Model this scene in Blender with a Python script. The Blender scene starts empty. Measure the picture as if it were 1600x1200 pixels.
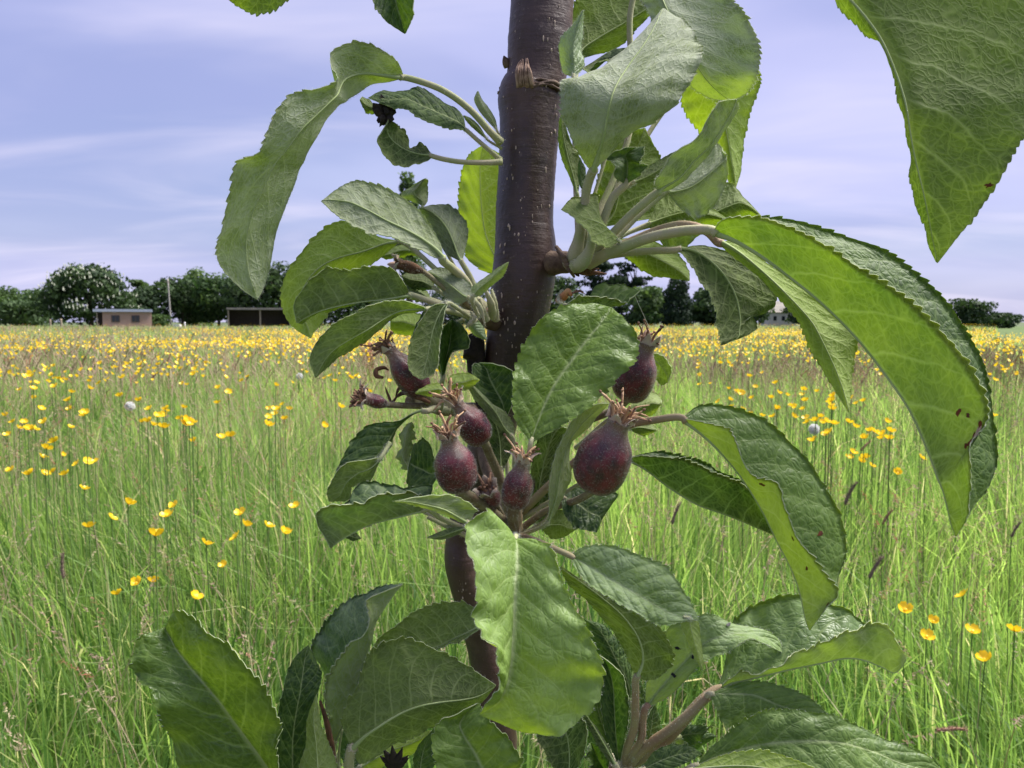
import bpy, math, random
import numpy as np
from mathutils import Vector, Matrix

random.seed(7)
RNG = np.random.default_rng(11)
R = math.radians
scene = bpy.context.scene
COL = scene.collection

# ------------------------------------------------------------------ camera
F_PX, IMG_W, IMG_H = 1200.0, 1600, 1200
CAM_Z = 0.88
PITCH = R(4.62)                     # looking slightly down
cam_data = bpy.data.cameras.new("camera")
cam_data.sensor_width = 36.0
cam_data.lens = 36.0 * F_PX / IMG_W
cam_data.clip_start = 0.01
cam_data.clip_end = 4000.0
cam_data.dof.use_dof = True
cam_data.dof.focus_distance = 0.27
cam_data.dof.aperture_fstop = 46.0
camera = bpy.data.objects.new("camera", cam_data)
camera.location = (0, 0, CAM_Z)
camera.rotation_euler = (R(90) - PITCH, 0, 0)
COL.objects.link(camera)
scene.camera = camera

# ------------------------------------------------------------------ light
SUN_ELEV, SUN_AZ = 58.0, 70.0       # degrees; azimuth clockwise from +Y (view direction)
SUN_STRENGTH = 5.0
SKY_STRENGTH = 0.065
EXPOSURE = 1.2
sun_data = bpy.data.lights.new("sun", 'SUN')
sun_data.energy = SUN_STRENGTH
sun_data.angle = R(30)
sun_data.color = (1.0, 0.96, 0.9)
sun = bpy.data.objects.new("sun", sun_data)
_d = Vector((math.cos(R(SUN_ELEV)) * math.sin(R(SUN_AZ)), math.cos(R(SUN_ELEV)) * math.cos(R(SUN_AZ)), math.sin(R(SUN_ELEV))))
sun.rotation_euler = (-_d).to_track_quat('-Z', 'Y').to_euler()
sun.location = (0, 0, 30)
COL.objects.link(sun)

scene.view_settings.view_transform = 'Standard'
scene.view_settings.look = 'None'
scene.view_settings.gamma = 1.0
scene.view_settings.exposure = EXPOSURE
scene.cycles.use_denoising = True
scene.cycles.max_bounces = 10
scene.cycles.transmission_bounces = 8
scene.cycles.sample_clamp_indirect = 6.0


class NT:
    """small helper to write node trees"""
    def __init__(self, tree):
        self.t = tree
        self.n = tree.nodes
        self.l = tree.links
    def node(self, typ, **kw):
        nd = self.n.new(typ)
        for k, v in kw.items():
            setattr(nd, k, v)
        return nd
    def put(self, sock, val):
        if hasattr(val, 'is_output') or isinstance(val, bpy.types.NodeSocket):
            self.l.new(val, sock)
        elif isinstance(val, (tuple, list)):
            v = list(val)
            if sock.type == 'RGBA' and len(v) == 3:
                v.append(1.0)
            sock.default_value = v
        else:
            sock.default_value = val
    def m(self, op, a, b=0.0, c=None, clamp=False):
        nd = self.node('ShaderNodeMath', operation=op, use_clamp=clamp)
        self.put(nd.inputs[0], a)
        self.put(nd.inputs[1], b)
        if c is not None:
            self.put(nd.inputs[2], c)
        return nd.outputs[0]
    def mix(self, fac, a, b, blend='MIX'):
        nd = self.node('ShaderNodeMix', data_type='RGBA', blend_type=blend)
        nd.clamp_factor = True
        self.put(nd.inputs[0], fac)
        self.put(nd.inputs[6], a)
        self.put(nd.inputs[7], b)
        return nd.outputs[2]
    def ramp(self, val, lo, hi):
        """smoothstep of val from lo to hi"""
        nd = self.node('ShaderNodeMapRange', interpolation_type='SMOOTHSTEP')
        self.put(nd.inputs[0], val)
        nd.inputs[1].default_value = lo
        nd.inputs[2].default_value = hi
        return nd.outputs[0]
    def noise(self, vec, scale, detail=3.0, rough=0.5, dist=0.0):
        nd = self.node('ShaderNodeTexNoise')
        if vec is not None:
            self.l.new(vec, nd.inputs['Vector'])
        nd.inputs['Scale'].default_value = scale
        nd.inputs['Detail'].default_value = detail
        nd.inputs['Roughness'].default_value = rough
        nd.inputs['Distortion'].default_value = dist
        return nd.outputs[0]
    def voro_edge(self, vec, scale):
        nd = self.node('ShaderNodeTexVoronoi', feature='DISTANCE_TO_EDGE')
        self.l.new(vec, nd.inputs['Vector'])
        nd.inputs['Scale'].default_value = scale
        return nd.outputs['Distance']
    def vec(self, x, y, z=0.0):
        nd = self.node('ShaderNodeCombineXYZ')
        for i, q in enumerate((x, y, z)):
            self.put(nd.inputs[i], q)
        return nd.outputs[0]
    def sep(self, v):
        nd = self.node('ShaderNodeSeparateXYZ')
        self.l.new(v, nd.inputs[0])
        return nd.outputs
    def scalevec(self, v, s):
        nd = self.node('ShaderNodeVectorMath', operation='MULTIPLY')
        self.l.new(v, nd.inputs[0])
        nd.inputs[1].default_value = s
        return nd.outputs[0]
    def addvec(self, v, s):
        nd = self.node('ShaderNodeVectorMath', operation='ADD')
        self.l.new(v, nd.inputs[0])
        self.put(nd.inputs[1], s)
        return nd.outputs[0]
    def attr(self, name, typ='GEOMETRY'):
        nd = self.node('ShaderNodeAttribute', attribute_type=typ, attribute_name=name)
        return nd.outputs


# ------------------------------------------------------------------ sky
world = bpy.data.worlds.new("World")
scene.world = world
world.use_nodes = True
w = NT(world.node_tree)
w.n.clear()
sky = w.node('ShaderNodeTexSky', sky_type='NISHITA', sun_disc=False)
sky.sun_elevation = R(SUN_ELEV)
sky.sun_rotation = R(SUN_AZ)
sky.dust_density = 1.5
sky.ozone_density = 3.0
gen = w.node('ShaderNodeTexCoord').outputs['Generated']
sx, sy, sz = w.sep(gen)
zc = w.m('MAXIMUM', sz, 0.0)
den = w.m('ADD', zc, 0.16)
flat = w.vec(w.m('DIVIDE', w.m('MULTIPLY', sx, -1.0), den), w.m('DIVIDE', sy, den), 0.0)      # cloud layer seen in perspective
flat = w.addvec(flat, (15.5, 6.6, 0.0))
n_big = w.noise(w.scalevec(flat, (0.55, 0.8, 1.0)), 0.9, 4.0, 0.5, 0.4)
n_puff = w.noise(w.scalevec(flat, (0.8, 1.7, 1.0)), 1.0, 4.0, 0.5, 0.6)
n_soft = w.noise(w.scalevec(flat, (0.7, 1.1, 1.0)), 0.55, 3.0, 0.5, 0.2)
cover = w.m('ADD', w.m('MULTIPLY', w.ramp(n_soft, 0.25, 0.75), 0.25), 0.66)
veil = w.mix(w.ramp(n_big, 0.38, 0.64), (2.85, 3.1, 5.6), (4.3, 4.35, 6.8))
low = w.ramp(sz, 0.22, 0.0)
veil = w.mix(w.m('MULTIPLY', low, 0.5), veil, (4.2, 4.2, 6.3))
col = w.mix(cover, sky.outputs[0], veil)
puff = w.m('MULTIPLY', w.ramp(n_puff, 0.44, 0.85), 0.5)
col = w.mix(puff, col, (6.9, 6.4, 7.6))
bg = w.node('ShaderNodeBackground')
w.put(bg.inputs[0], col)
bg.inputs[1].default_value = SKY_STRENGTH
wo = w.node('ShaderNodeOutputWorld')
w.l.new(bg.outputs[0], wo.inputs[0])

# ------------------------------------------------------------------ placing by view
CF = np.array([0, math.cos(PITCH), -math.sin(PITCH)])
CU = np.array([0, math.sin(PITCH), math.cos(PITCH)])
CR = np.array([1.0, 0, 0])
CO = np.array([0, 0, CAM_Z])

def at(x, y, z):
    """world point seen at photograph pixel (x, y), z metres deep"""
    return CO + CR * ((x - IMG_W / 2) / F_PX * z) + CU * ((IMG_H / 2 - y) / F_PX * z) + CF * z

def ground_at(x, dist, h=0.0):
    """world point standing at height h in pixel column x, dist metres out"""
    zc_ = dist * math.cos(PITCH) + (CAM_Z - h) * math.sin(PITCH)
    return np.array([(x - IMG_W / 2) / F_PX * zc_, dist, h])

# ------------------------------------------------------------------ mesh helpers
def make_mesh(name, V, faces, mats=(), midx=None, uvs=None, attrs=None, smooth=True):
    """faces: list of int arrays (n,k).  midx: list of int / arrays per block.  uvs / attrs are per vertex"""
    me = bpy.data.meshes.new(name)
    V = np.ascontiguousarray(V, dtype=np.float32)
    blocks = [np.asarray(f, dtype=np.int32) for f in faces if len(f)]
    loops = np.concatenate([b.ravel() for b in blocks])
    tot = np.concatenate([np.full(len(b), b.shape[1], np.int32) for b in blocks])
    start = np.concatenate([[0], np.cumsum(tot)[:-1]]).astype(np.int32)
    me.vertices.add(len(V)); me.vertices.foreach_set("co", V.ravel())
    me.loops.add(len(loops)); me.loops.foreach_set("vertex_index", loops)
    me.polygons.add(len(tot)); me.polygons.foreach_set("loop_start", start)
    me.polygons.foreach_set("loop_total", tot)
    for m in mats:
        me.materials.append(m)
    if midx is not None:
        mi = np.concatenate([np.full(len(b), k, np.int32) if np.isscalar(k) else np.asarray(k, np.int32) for b, k in zip(blocks, [q for f, q in zip(faces, midx) if len(f)])])
        me.polygons.foreach_set("material_index", mi)
    me.polygons.foreach_set("use_smooth", np.full(len(tot), smooth))
    if uvs:
        for k, a in uvs.items():
            lay = me.uv_layers.new(name=k)
            lay.data.foreach_set("uv", np.ascontiguousarray(np.asarray(a, np.float32)[loops]).ravel())
    if attrs:
        for k, a in attrs.items():
            at_ = me.attributes.new(k, 'FLOAT', 'POINT')
            at_.data.foreach_set("value", np.ascontiguousarray(a, dtype=np.float32))
    me.update(calc_edges=True)
    return me

def empty(name, loc, label, cat, group=None):
    o = bpy.data.objects.new(name, None)
    o.empty_display_size = 0.05
    o.location = tuple(loc)
    COL.objects.link(o)
    o["label"] = label; o["category"] = cat
    if group: o["group"] = group
    return o

def link(name, me, parent=None, label=None, cat=None, group=None, kind=None, local=False):
    o = bpy.data.objects.new(name, me)
    COL.objects.link(o)
    if parent is not None:
        o.parent = parent
        if parent.type == 'EMPTY' and not local:
            o.matrix_parent_inverse = Matrix.Translation(-Vector(parent.location))
    if label: o["label"] = label
    if cat: o["category"] = cat
    if group: o["group"] = group
    if kind: o["kind"] = kind
    return o

class MB:
    """collects small shapes with one material index each, builds ONE mesh"""
    def __init__(self):
        self.v = []; self.q = []; self.t = []; self.mq = []; self.mt = []; self.n = 0
    def add(self, V, quads=(), tris=(), mi=0):
        V = np.asarray(V, float)
        if len(quads):
            qa = np.asarray(quads, int) + self.n; self.q.append(qa); self.mq.append(np.full(len(qa), mi))
        if len(tris):
            ta = np.asarray(tris, int) + self.n; self.t.append(ta); self.mt.append(np.full(len(ta), mi))
        self.v.append(V); self.n += len(V)
    def box(self, lo, hi, mi=0):
        x0, y0, z0 = lo; x1, y1, z1 = hi
        V = [(x0,y0,z0),(x1,y0,z0),(x1,y1,z0),(x0,y1,z0),(x0,y0,z1),(x1,y0,z1),(x1,y1,z1),(x0,y1,z1)]
        self.add(V, [(0,3,2,1),(4,5,6,7),(0,1,5,4),(1,2,6,5),(2,3,7,6),(3,0,4,7)], mi=mi)
    def tube(self, P, rad, seg=8, mi=0, cap=True, squash=None):
        V, Q, T = tube_arrays(P, rad, seg, cap)
        self.add(V, Q, T, mi)
    def build(self, name, mats, smooth=True, attrs=None):
        faces, mi = [], []
        if self.q: faces.append(np.concatenate(self.q)); mi.append(np.concatenate(self.mq))
        if self.t: faces.append(np.concatenate(self.t)); mi.append(np.concatenate(self.mt))
        return make_mesh(name, np.concatenate(self.v), faces, mats, mi, attrs=attrs, smooth=smooth)

def spline(P, n):
    """smooth curve through the rows of P, n samples, chord-length spaced"""
    P = np.asarray(P, float)
    if len(P) < 3:
        t = np.linspace(0, 1, n)[:, None]
        return P[0] * (1 - t) + P[-1] * t
    d = np.maximum(np.linalg.norm(np.diff(P[:, :3], axis=0), axis=1), 1e-6)
    s = np.concatenate([[0], np.cumsum(np.sqrt(d) * np.sqrt(d.mean()))])
    return hermite(s, P, np.linspace(0, s[-1], n))

def hermite(s, P, q):
    P = np.asarray(P, float)
    dP = np.diff(P, axis=0) / np.diff(s)[:, None]
    m = np.empty_like(P)
    h = np.diff(s)
    m[0] = dP[0]; m[-1] = dP[-1]
    if len(P) > 2:
        wl = h[1:][:, None]; wr = h[:-1][:, None]
        m[1:-1] = (dP[:-1] * wl + dP[1:] * wr) / (wl + wr)
    i = np.clip(np.searchsorted(s, q, side='right') - 1, 0, len(s) - 2)
    hh = (s[i + 1] - s[i])
    t = ((q - s[i]) / hh)[:, None]; hh = hh[:, None]
    t2, t3 = t * t, t * t * t
    return (2*t3-3*t2+1)*P[i] + (t3-2*t2+t)*hh*m[i] + (-2*t3+3*t2)*P[i+1] + (t3-t2)*hh*m[i+1]

def frames(P):
    T = np.gradient(P, axis=0)
    T /= np.maximum(np.linalg.norm(T, axis=1, keepdims=True), 1e-9)
    ref = np.array([0.31, -0.9, 0.2])
    N = np.cross(T, ref); N /= np.maximum(np.linalg.norm(N, axis=1, keepdims=True), 1e-9)
    B = np.cross(T, N)
    return T, N, B

def tube_arrays(P, rad, seg=8, cap=True):
    P = np.asarray(P, float); n = len(P)
    rad = np.broadcast_to(np.asarray(rad, float), (n,)) if np.ndim(rad) <= 1 else rad
    T, N, B = frames(P)
    a = np.arange(seg) / seg * 2 * np.pi
    V = P[:, None, :] + rad[:, None, None] * (np.cos(a)[None, :, None] * N[:, None, :] + np.sin(a)[None, :, None] * B[:, None, :])
    V = V.reshape(-1, 3)
    i = np.arange(n - 1)[:, None] * seg; j = np.arange(seg)[None, :]; k = (j + 1) % seg
    Q = np.stack([i + j, i + k, i + seg + k, i + seg + j], -1).reshape(-1, 4)
    Tt = np.zeros((0, 3), int)
    if cap:
        V = np.vstack([V, P[0], P[-1]])
        c0, c1 = n * seg, n * seg + 1
        j = np.arange(seg); k = (j + 1) % seg
        Tt = np.vstack([np.stack([np.full(seg, c0), k, j], -1), np.stack([np.full(seg, c1), (n-1)*seg + j, (n-1)*seg + k], -1)])
    return V, Q, Tt

def hairs(base, direc, length, width):
    """thin triangles standing on points"""
    n = len(base)
    d = direc / np.maximum(np.linalg.norm(direc, axis=1, keepdims=True), 1e-9)
    side = np.cross(d, RNG.normal(size=(n, 3))); side /= np.maximum(np.linalg.norm(side, axis=1, keepdims=True), 1e-9)
    L = np.asarray(length).reshape(-1, 1) * np.ones((n, 1))
    V = np.stack([base - side * width, base + side * width, base + d * L], 1).reshape(-1, 3)
    Tt = np.arange(3 * n).reshape(-1, 3)
    return V, Tt
# ------------------------------------------------------------------ materials
def new_mat(name):
    m = bpy.data.materials.new(name)
    m.use_nodes = True
    t = NT(m.node_tree)
    t.n.clear()
    out = t.node('ShaderNodeOutputMaterial')
    return m, t, out

def principled(t, **kw):
    p = t.node('ShaderNodeBsdfPrincipled')
    for k, v in kw.items():
        t.put(p.inputs[k.replace('_', ' ')], v)
    return p

def bump(t, height, strength, dist):
    b = t.node('ShaderNodeBump')
    b.inputs['Strength'].default_value = strength
    b.inputs['Distance'].default_value = dist
    t.l.new(height, b.inputs['Height'])
    return b.outputs[0]

def mix_shader(t, fac, a, b):
    ms = t.node('ShaderNodeMixShader')
    t.put(ms.inputs[0], fac)
    t.l.new(a, ms.inputs[1]); t.l.new(b, ms.inputs[2])
    return ms.outputs[0]

def leaf_pattern(t):
    """vein masks of an apple leaf from its own uv (u along, v across) and its size in centimetres"""
    uv = t.node('ShaderNodeUVMap', uv_map='leaf').outputs[0]
    cm = t.node('ShaderNodeUVMap', uv_map='cm').outputs[0]
    u, v0, _ = t.sep(uv)
    seed = t.attr('seed', 'OBJECT')[2]
    cmv = t.addvec(cm, t.vec(t.m('MULTIPLY', seed, 37.0), t.m('MULTIPLY', seed, 11.0), 0))
    wob = t.noise(cmv, 0.9, 3.0)
    v = t.m('MULTIPLY_ADD', v0, 2.0, -1.0)
    s = t.m('ABSOLUTE', v)
    sg = t.m('SIGN', v)
    tt = t.m('SUBTRACT', u, t.m('MULTIPLY', s, 0.15))
    tt = t.m('SUBTRACT', tt, t.m('MULTIPLY', t.m('MULTIPLY', s, s), 0.07))
    tt = t.m('ADD', tt, t.m('MULTIPLY', sg, 0.028))
    tt = t.m('ADD', tt, t.m('MULTIPLY', t.m('SUBTRACT', wob, 0.5), 0.055))
    tt = t.m('MULTIPLY', tt, 8.5)
    fr = t.m('ABSOLUTE', t.m('SUBTRACT', t.m('FRACT', tt), 0.5))
    wid = t.m('MULTIPLY_ADD', s, -0.045, 0.085)
    side = t.m('SUBTRACT', 1.0, t.m('DIVIDE', fr, wid), clamp=True)
    side = t.m('MULTIPLY', side, t.m('SUBTRACT', 1.25, t.m('MULTIPLY', s, 0.8), clamp=True))
    mid = t.m('SUBTRACT', 1.0, t.m('DIVIDE', s, t.m('MULTIPLY_ADD', u, -0.06, 0.085)), clamp=True)
    warp = t.addvec(cmv, t.vec(t.m('MULTIPLY', wob, 0.5), t.m('MULTIPLY', t.noise(cmv, 2.3), 0.4), 0))
    e1 = t.voro_edge(warp, 2.3)
    e2 = t.voro_edge(warp, 5.2)
    net = t.m('MULTIPLY', t.ramp(e1, 0.085, 0.0), 0.85)
    net2 = t.m('MULTIPLY', t.ramp(e2, 0.13, 0.0), 0.55)
    vein = t.m('MAXIMUM', t.m('MAXIMUM', side, mid), t.m('MAXIMUM', net, net2))
    cells = t.m('ADD', t.m('MULTIPLY', t.ramp(e1, 0.0, 0.32), 0.7), t.m('MULTIPLY', t.ramp(e2, 0.0, 0.35), 0.4))
    cells = t.m('ADD', cells, t.m('MULTIPLY', t.ramp(fr, 0.0, 0.3), 0.9))
    return dict(net=t.m('MAXIMUM', net, net2), u=u, v=v, s=s, cm=cmv, vein=vein, cells=cells, side=side, mid=mid, wob=wob)

def leaf_material(name, upper):
    m, t, out = new_mat(name)
    p = leaf_pattern(t)
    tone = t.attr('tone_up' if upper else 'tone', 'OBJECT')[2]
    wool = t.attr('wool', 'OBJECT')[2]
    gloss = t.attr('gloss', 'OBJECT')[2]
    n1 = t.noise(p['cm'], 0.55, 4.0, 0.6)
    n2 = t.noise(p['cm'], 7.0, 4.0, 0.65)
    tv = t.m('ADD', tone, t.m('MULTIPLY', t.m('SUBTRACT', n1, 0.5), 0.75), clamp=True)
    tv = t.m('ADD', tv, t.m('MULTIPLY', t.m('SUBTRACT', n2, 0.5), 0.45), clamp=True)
    fibre = t.noise(t.scalevec(p['cm'], (3.0, 14.0, 1.0)), 1.6, 5.0, 0.7, 1.2)
    patch = t.noise(p['cm'], 1.1, 3.0, 0.6)
    wl = t.m('MULTIPLY', t.m('POWER', wool, 1.8), t.m('MULTIPLY_ADD', t.ramp(fibre, 0.34, 0.64), 0.8, t.m('MULTIPLY', t.ramp(patch, 0.3, 0.65), 0.75)), clamp=True)
    if upper:
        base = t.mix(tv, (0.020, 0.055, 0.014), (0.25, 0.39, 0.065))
        base = t.mix(t.m('MULTIPLY', p['net'], 0.34), base, (0.30, 0.42, 0.12))
        base = t.mix(t.m('MULTIPLY', p['side'], 0.55), base, (0.36, 0.46, 0.17))
        base = t.mix(t.m('MULTIPLY', p['mid'], 0.95), base, (0.46, 0.54, 0.25))
        base = t.mix(t.m('MULTIPLY', wl, 0.7), base, (0.40, 0.48, 0.37))
        rough = t.m('MULTIPLY_ADD', gloss, -0.38, 0.72)
        rough = t.m('ADD', rough, t.m('MULTIPLY', t.m('SUBTRACT', n2, 0.5), 0.18))
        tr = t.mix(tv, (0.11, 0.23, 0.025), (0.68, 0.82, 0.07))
        h = t.m('SUBTRACT', p['cells'], t.m('MULTIPLY', p['vein'], 0.5))
        h = t.m('ADD', h, t.m('MULTIPLY', n2, 0.35))
        nrm = bump(t, h, 0.38, 0.00055)
        spec = 0.55
        ftr = 0.50
    else:
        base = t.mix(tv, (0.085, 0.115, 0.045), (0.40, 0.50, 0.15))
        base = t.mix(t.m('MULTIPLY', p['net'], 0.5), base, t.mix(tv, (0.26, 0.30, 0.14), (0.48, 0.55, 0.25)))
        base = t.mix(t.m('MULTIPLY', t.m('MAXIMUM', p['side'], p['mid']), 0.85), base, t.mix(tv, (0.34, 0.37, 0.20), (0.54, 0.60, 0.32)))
        base = t.mix(t.m('MULTIPLY', wl, 0.85), base, (0.60, 0.63, 0.53))
        rough = 0.75
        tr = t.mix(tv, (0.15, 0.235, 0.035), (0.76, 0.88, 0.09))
        tr = t.mix(t.m('MULTIPLY', p['net'], 0.6), tr, (0.86, 0.95, 0.36))
        tr = t.mix(t.m('MULTIPLY', t.m('MAXIMUM', p['side'], p['mid']), 0.8), tr, (0.88, 0.95, 0.42))
        tr = t.mix(t.m('MULTIPLY', wl, 0.75), tr, (0.66, 0.70, 0.52))
        h = t.m('MULTIPLY_ADD', p['cells'], -0.5, t.m('MULTIPLY', p['vein'], 0.9))
        h = t.m('ADD', h, t.m('MULTIPLY', fibre, t.m('MULTIPLY_ADD', wool, 0.8, 0.15)))
        nrm = bump(t, h, 0.45, 0.0006)
        spec = 0.25
        ftr = 0.60
    pr = principled(t, Base_Color=base, Roughness=rough, Normal=nrm)
    pr.inputs['Specular IOR Level'].default_value = spec
    if not upper:
        t.put(pr.inputs['Sheen Weight'], t.m('MULTIPLY', wool, 0.35))
        pr.inputs['Sheen Roughness'].default_value = 0.5
    tl = t.node('ShaderNodeBsdfTranslucent')
    t.put(tl.inputs[0], tr)
    t.l.new(mix_shader(t, ftr, pr.outputs[0], tl.outputs[0]), out.inputs[0])
    return m

M_UP = leaf_material('leaf_upper', True)
M_UN = leaf_material('leaf_underside', False)

def simple(name, col, rough=0.7, spec=0.3, var=None, scale=200.0, trans=None, bumpd=0.0, metallic=0.0, bscale=None):
    """one colour with noise variation towards `var`"""
    m, t, out = new_mat(name)
    co = t.node('ShaderNodeTexCoord').outputs['Object']
    c = col
    n = t.noise(co, scale, 4.0, 0.6)
    if var is not None:
        c = t.mix(t.ramp(n, 0.3, 0.7), col, var)
    pr = principled(t, Base_Color=c, Roughness=rough)
    pr.inputs['Specular IOR Level'].default_value = spec
    pr.inputs['Metallic'].default_value = metallic
    if bumpd:
        nb = t.noise(co, bscale or scale, 5.0, 0.65)
        t.put(pr.inputs['Normal'], bump(t, nb, 0.6, bumpd))
    sh = pr.outputs[0]
    if trans:
        tl = t.node('ShaderNodeBsdfTranslucent')
        t.put(tl.inputs[0], trans)
        sh = mix_shader(t, 0.4, sh, tl.outputs[0])
    t.l.new(sh, out.inputs[0])
    return m

M_RIM = simple('leaf_margin', (0.34, 0.42, 0.22), 0.8, 0.2, (0.50, 0.52, 0.36), 300, trans=(0.5, 0.6, 0.25))
M_HAIR = simple('white_down', (0.62, 0.64, 0.58), 0.9, 0.1, trans=(0.6, 0.62, 0.55))
M_RIB = simple('midrib_skin', (0.24, 0.31, 0.12), 0.7, 0.2, (0.32, 0.38, 0.18), 90)
M_PET = simple('petiole_skin', (0.27, 0.31, 0.14), 0.7, 0.25, (0.38, 0.33, 0.23), 60, bumpd=0.0003, bscale=900)
M_PETPINK = simple('petiole_skin_pink', (0.27, 0.17, 0.115), 0.65, 0.25, (0.29, 0.27, 0.14), 50, bumpd=0.0003, bscale=900)
M_STALK = simple('fruit_stalk_skin', (0.12, 0.075, 0.045), 0.75, 0.25, (0.24, 0.22, 0.13), 120, bumpd=0.0004, bscale=700)
M_SPUR = simple('spur_bark', (0.06, 0.036, 0.027), 0.8, 0.25, (0.16, 0.11, 0.075), 160, bumpd=0.001, bscale=500)
M_DEAD = simple('withered_brown', (0.05, 0.028, 0.018), 0.85, 0.2, (0.16, 0.08, 0.045), 240, bumpd=0.0008, bscale=600)
M_BLACK = simple('withered_black', (0.012, 0.010, 0.009), 0.8, 0.25, (0.035, 0.026, 0.02), 300, bumpd=0.001, bscale=600)
M_SEPAL = simple('sepal_skin', (0.40, 0.27, 0.20), 0.8, 0.2, (0.46, 0.41, 0.32), 220, bumpd=0.0003, bscale=900)
M_STAMEN = simple('stamen_tan', (0.42, 0.24, 0.13), 0.7, 0.25, (0.5, 0.36, 0.22), 400)
M_STAMEN2 = simple('stamen_dark', (0.10, 0.05, 0.035), 0.7, 0.25, (0.30, 0.17, 0.10), 400)
M_SPOT = simple('rust_spot', (0.16, 0.035, 0.012), 0.7, 0.25, (0.07, 0.02, 0.012), 800)
M_HOLE = simple('black_speck', (0.012, 0.012, 0.012), 0.6, 0.3)
M_MINE = simple('pale_blotch', (0.55, 0.45, 0.38), 0.8, 0.2, (0.30, 0.16, 0.12), 500)
M_LENT = simple('lenticel_cork', (0.42, 0.33, 0.27), 0.85, 0.2)

def bark_material():
    m, t, out = new_mat('apple_bark')
    co = t.node('ShaderNodeTexCoord').outputs['Object']
    st = t.scalevec(co, (1.0, 1.0, 0.35))
    n1 = t.noise(st, 60, 5.0, 0.6)
    n2 = t.noise(co, 380, 4.0, 0.6)
    n3 = t.noise(t.scalevec(co, (1, 1, 2.4)), 22, 4.0, 0.6)
    c = t.mix(t.ramp(n1, 0.32, 0.68), (0.019, 0.009, 0.007), (0.052, 0.024, 0.018))
    c = t.mix(t.m('MULTIPLY', t.ramp(n3, 0.5, 0.72), 0.45), c, (0.11, 0.065, 0.045))
    c = t.mix(t.m('MULTIPLY', t.ramp(n2, 0.6, 0.75), 0.35), c, (0.20, 0.15, 0.13))
    film = t.noise(t.scalevec(co, (1, 1, 0.6)), 45, 6.0, 0.7, 0.8)
    c = t.mix(t.m('MULTIPLY', t.ramp(film, 0.5, 0.72), 0.45), c, (0.075, 0.052, 0.047))
    wr = t.noise(t.scalevec(co, (1, 1, 9.0)), 70, 4.0, 0.6, 0.6)
    h = t.m('ADD', t.m('MULTIPLY', n1, 0.6), t.m('MULTIPLY', n2, 0.35))
    h = t.m('ADD', h, t.m('MULTIPLY', wr, 0.25))
    crack = t.ramp(wr, 0.30, 0.20)
    c = t.mix(t.m('MULTIPLY', crack, 0.4), c, (0.012, 0.008, 0.006))
    pr = principled(t, Base_Color=c, Roughness=t.m('MULTIPLY_ADD', n1, 0.25, 0.36), Normal=bump(t, h, 0.6, 0.0014))
    pr.inputs['Specular IOR Level'].default_value = 0.5
    t.l.new(pr.outputs[0], out.inputs[0])
    return m
M_BARK = bark_material()

def fruit_material():
    m, t, out = new_mat('fruitlet_skin')
    uv = t.node('ShaderNodeUVMap', uv_map='fruit').outputs[0]     # x round, y from stalk to calyx
    co = t.node('ShaderNodeTexCoord').outputs['Object']
    x, y, _ = t.sep(uv)
    n1 = t.noise(t.scalevec(co, (1, 1, 1)), 260, 4.0, 0.6)
    streak = t.noise(t.vec(t.m('MULTIPLY', x, 46.0), t.m('MULTIPLY', y, 9.0), 0), 1.6, 6.0, 0.75, 2.2)
    red = t.mix(t.ramp(n1, 0.3, 0.7), (0.020, 0.0010, 0.005), (0.115, 0.003, 0.013))
    ends = t.m('ADD', t.ramp(y, 0.62, 0.95), t.ramp(y, 0.16, 0.0), clamp=True)
    c = t.mix(t.m('MULTIPLY', ends, 0.6), red, (0.20, 0.14, 0.10))
    wl = t.m('MULTIPLY', t.ramp(streak, 0.48, 0.70), t.m('MULTIPLY_ADD', ends, 0.5, 0.17))
    c = t.mix(wl, c, (0.36, 0.25, 0.22))
    pr = principled(t, Base_Color=c, Roughness=t.m('MULTIPLY_ADD', wl, 0.5, 0.26),
                    Normal=bump(t, t.m('ADD', streak, t.m('MULTIPLY', n1, 0.4)), 0.35, 0.0007))
    t.put(pr.inputs['Sheen Weight'], 0.1)
    t.l.new(pr.outputs[0], out.inputs[0])
    return m
M_FRUIT = fruit_material()

def tint_material(name, c0, c1, c2=None, rough=0.7, trans=0.4, spec=0.3, trc=1.6):
    """colour chosen piece by piece through the mesh attribute 'tint' (0..1; above 1 takes c2)"""
    m, t, out = new_mat(name)
    a = t.attr('tint')[2]
    c = t.mix(a, c0, c1)
    if c2 is not None:
        c = t.mix(t.m('SUBTRACT', a, 1.0, clamp=True), c, c2)
    pr = principled(t, Base_Color=c, Roughness=rough)
    pr.inputs['Specular IOR Level'].default_value = spec
    sh = pr.outputs[0]
    if trans:
        tl = t.node('ShaderNodeBsdfTranslucent')
        t.put(tl.inputs[0], t.mix(1.0, c, (trc, trc, trc * 0.7), 'MULTIPLY'))
        sh = mix_shader(t, trans, sh, tl.outputs[0])
    t.l.new(sh, out.inputs[0])
    return m
# ------------------------------------------------------------------ ground
def ground_material():
    m, t, out = new_mat('meadow_soil')
    co = t.node('ShaderNodeTexCoord').outputs['Object']
    n = t.noise(co, 0.35, 5.0, 0.6)
    n2 = t.noise(co, 9.0, 4.0, 0.6)
    c = t.mix(t.ramp(n, 0.3, 0.7), (0.030, 0.060, 0.012), (0.070, 0.095, 0.025))
    c = t.mix(t.m('MULTIPLY', t.ramp(n2, 0.45, 0.7), 0.6), c, (0.09, 0.08, 0.035))
    pr = principled(t, Base_Color=c, Roughness=0.95)
    t.l.new(pr.outputs[0], out.inputs[0])
    return m

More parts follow.
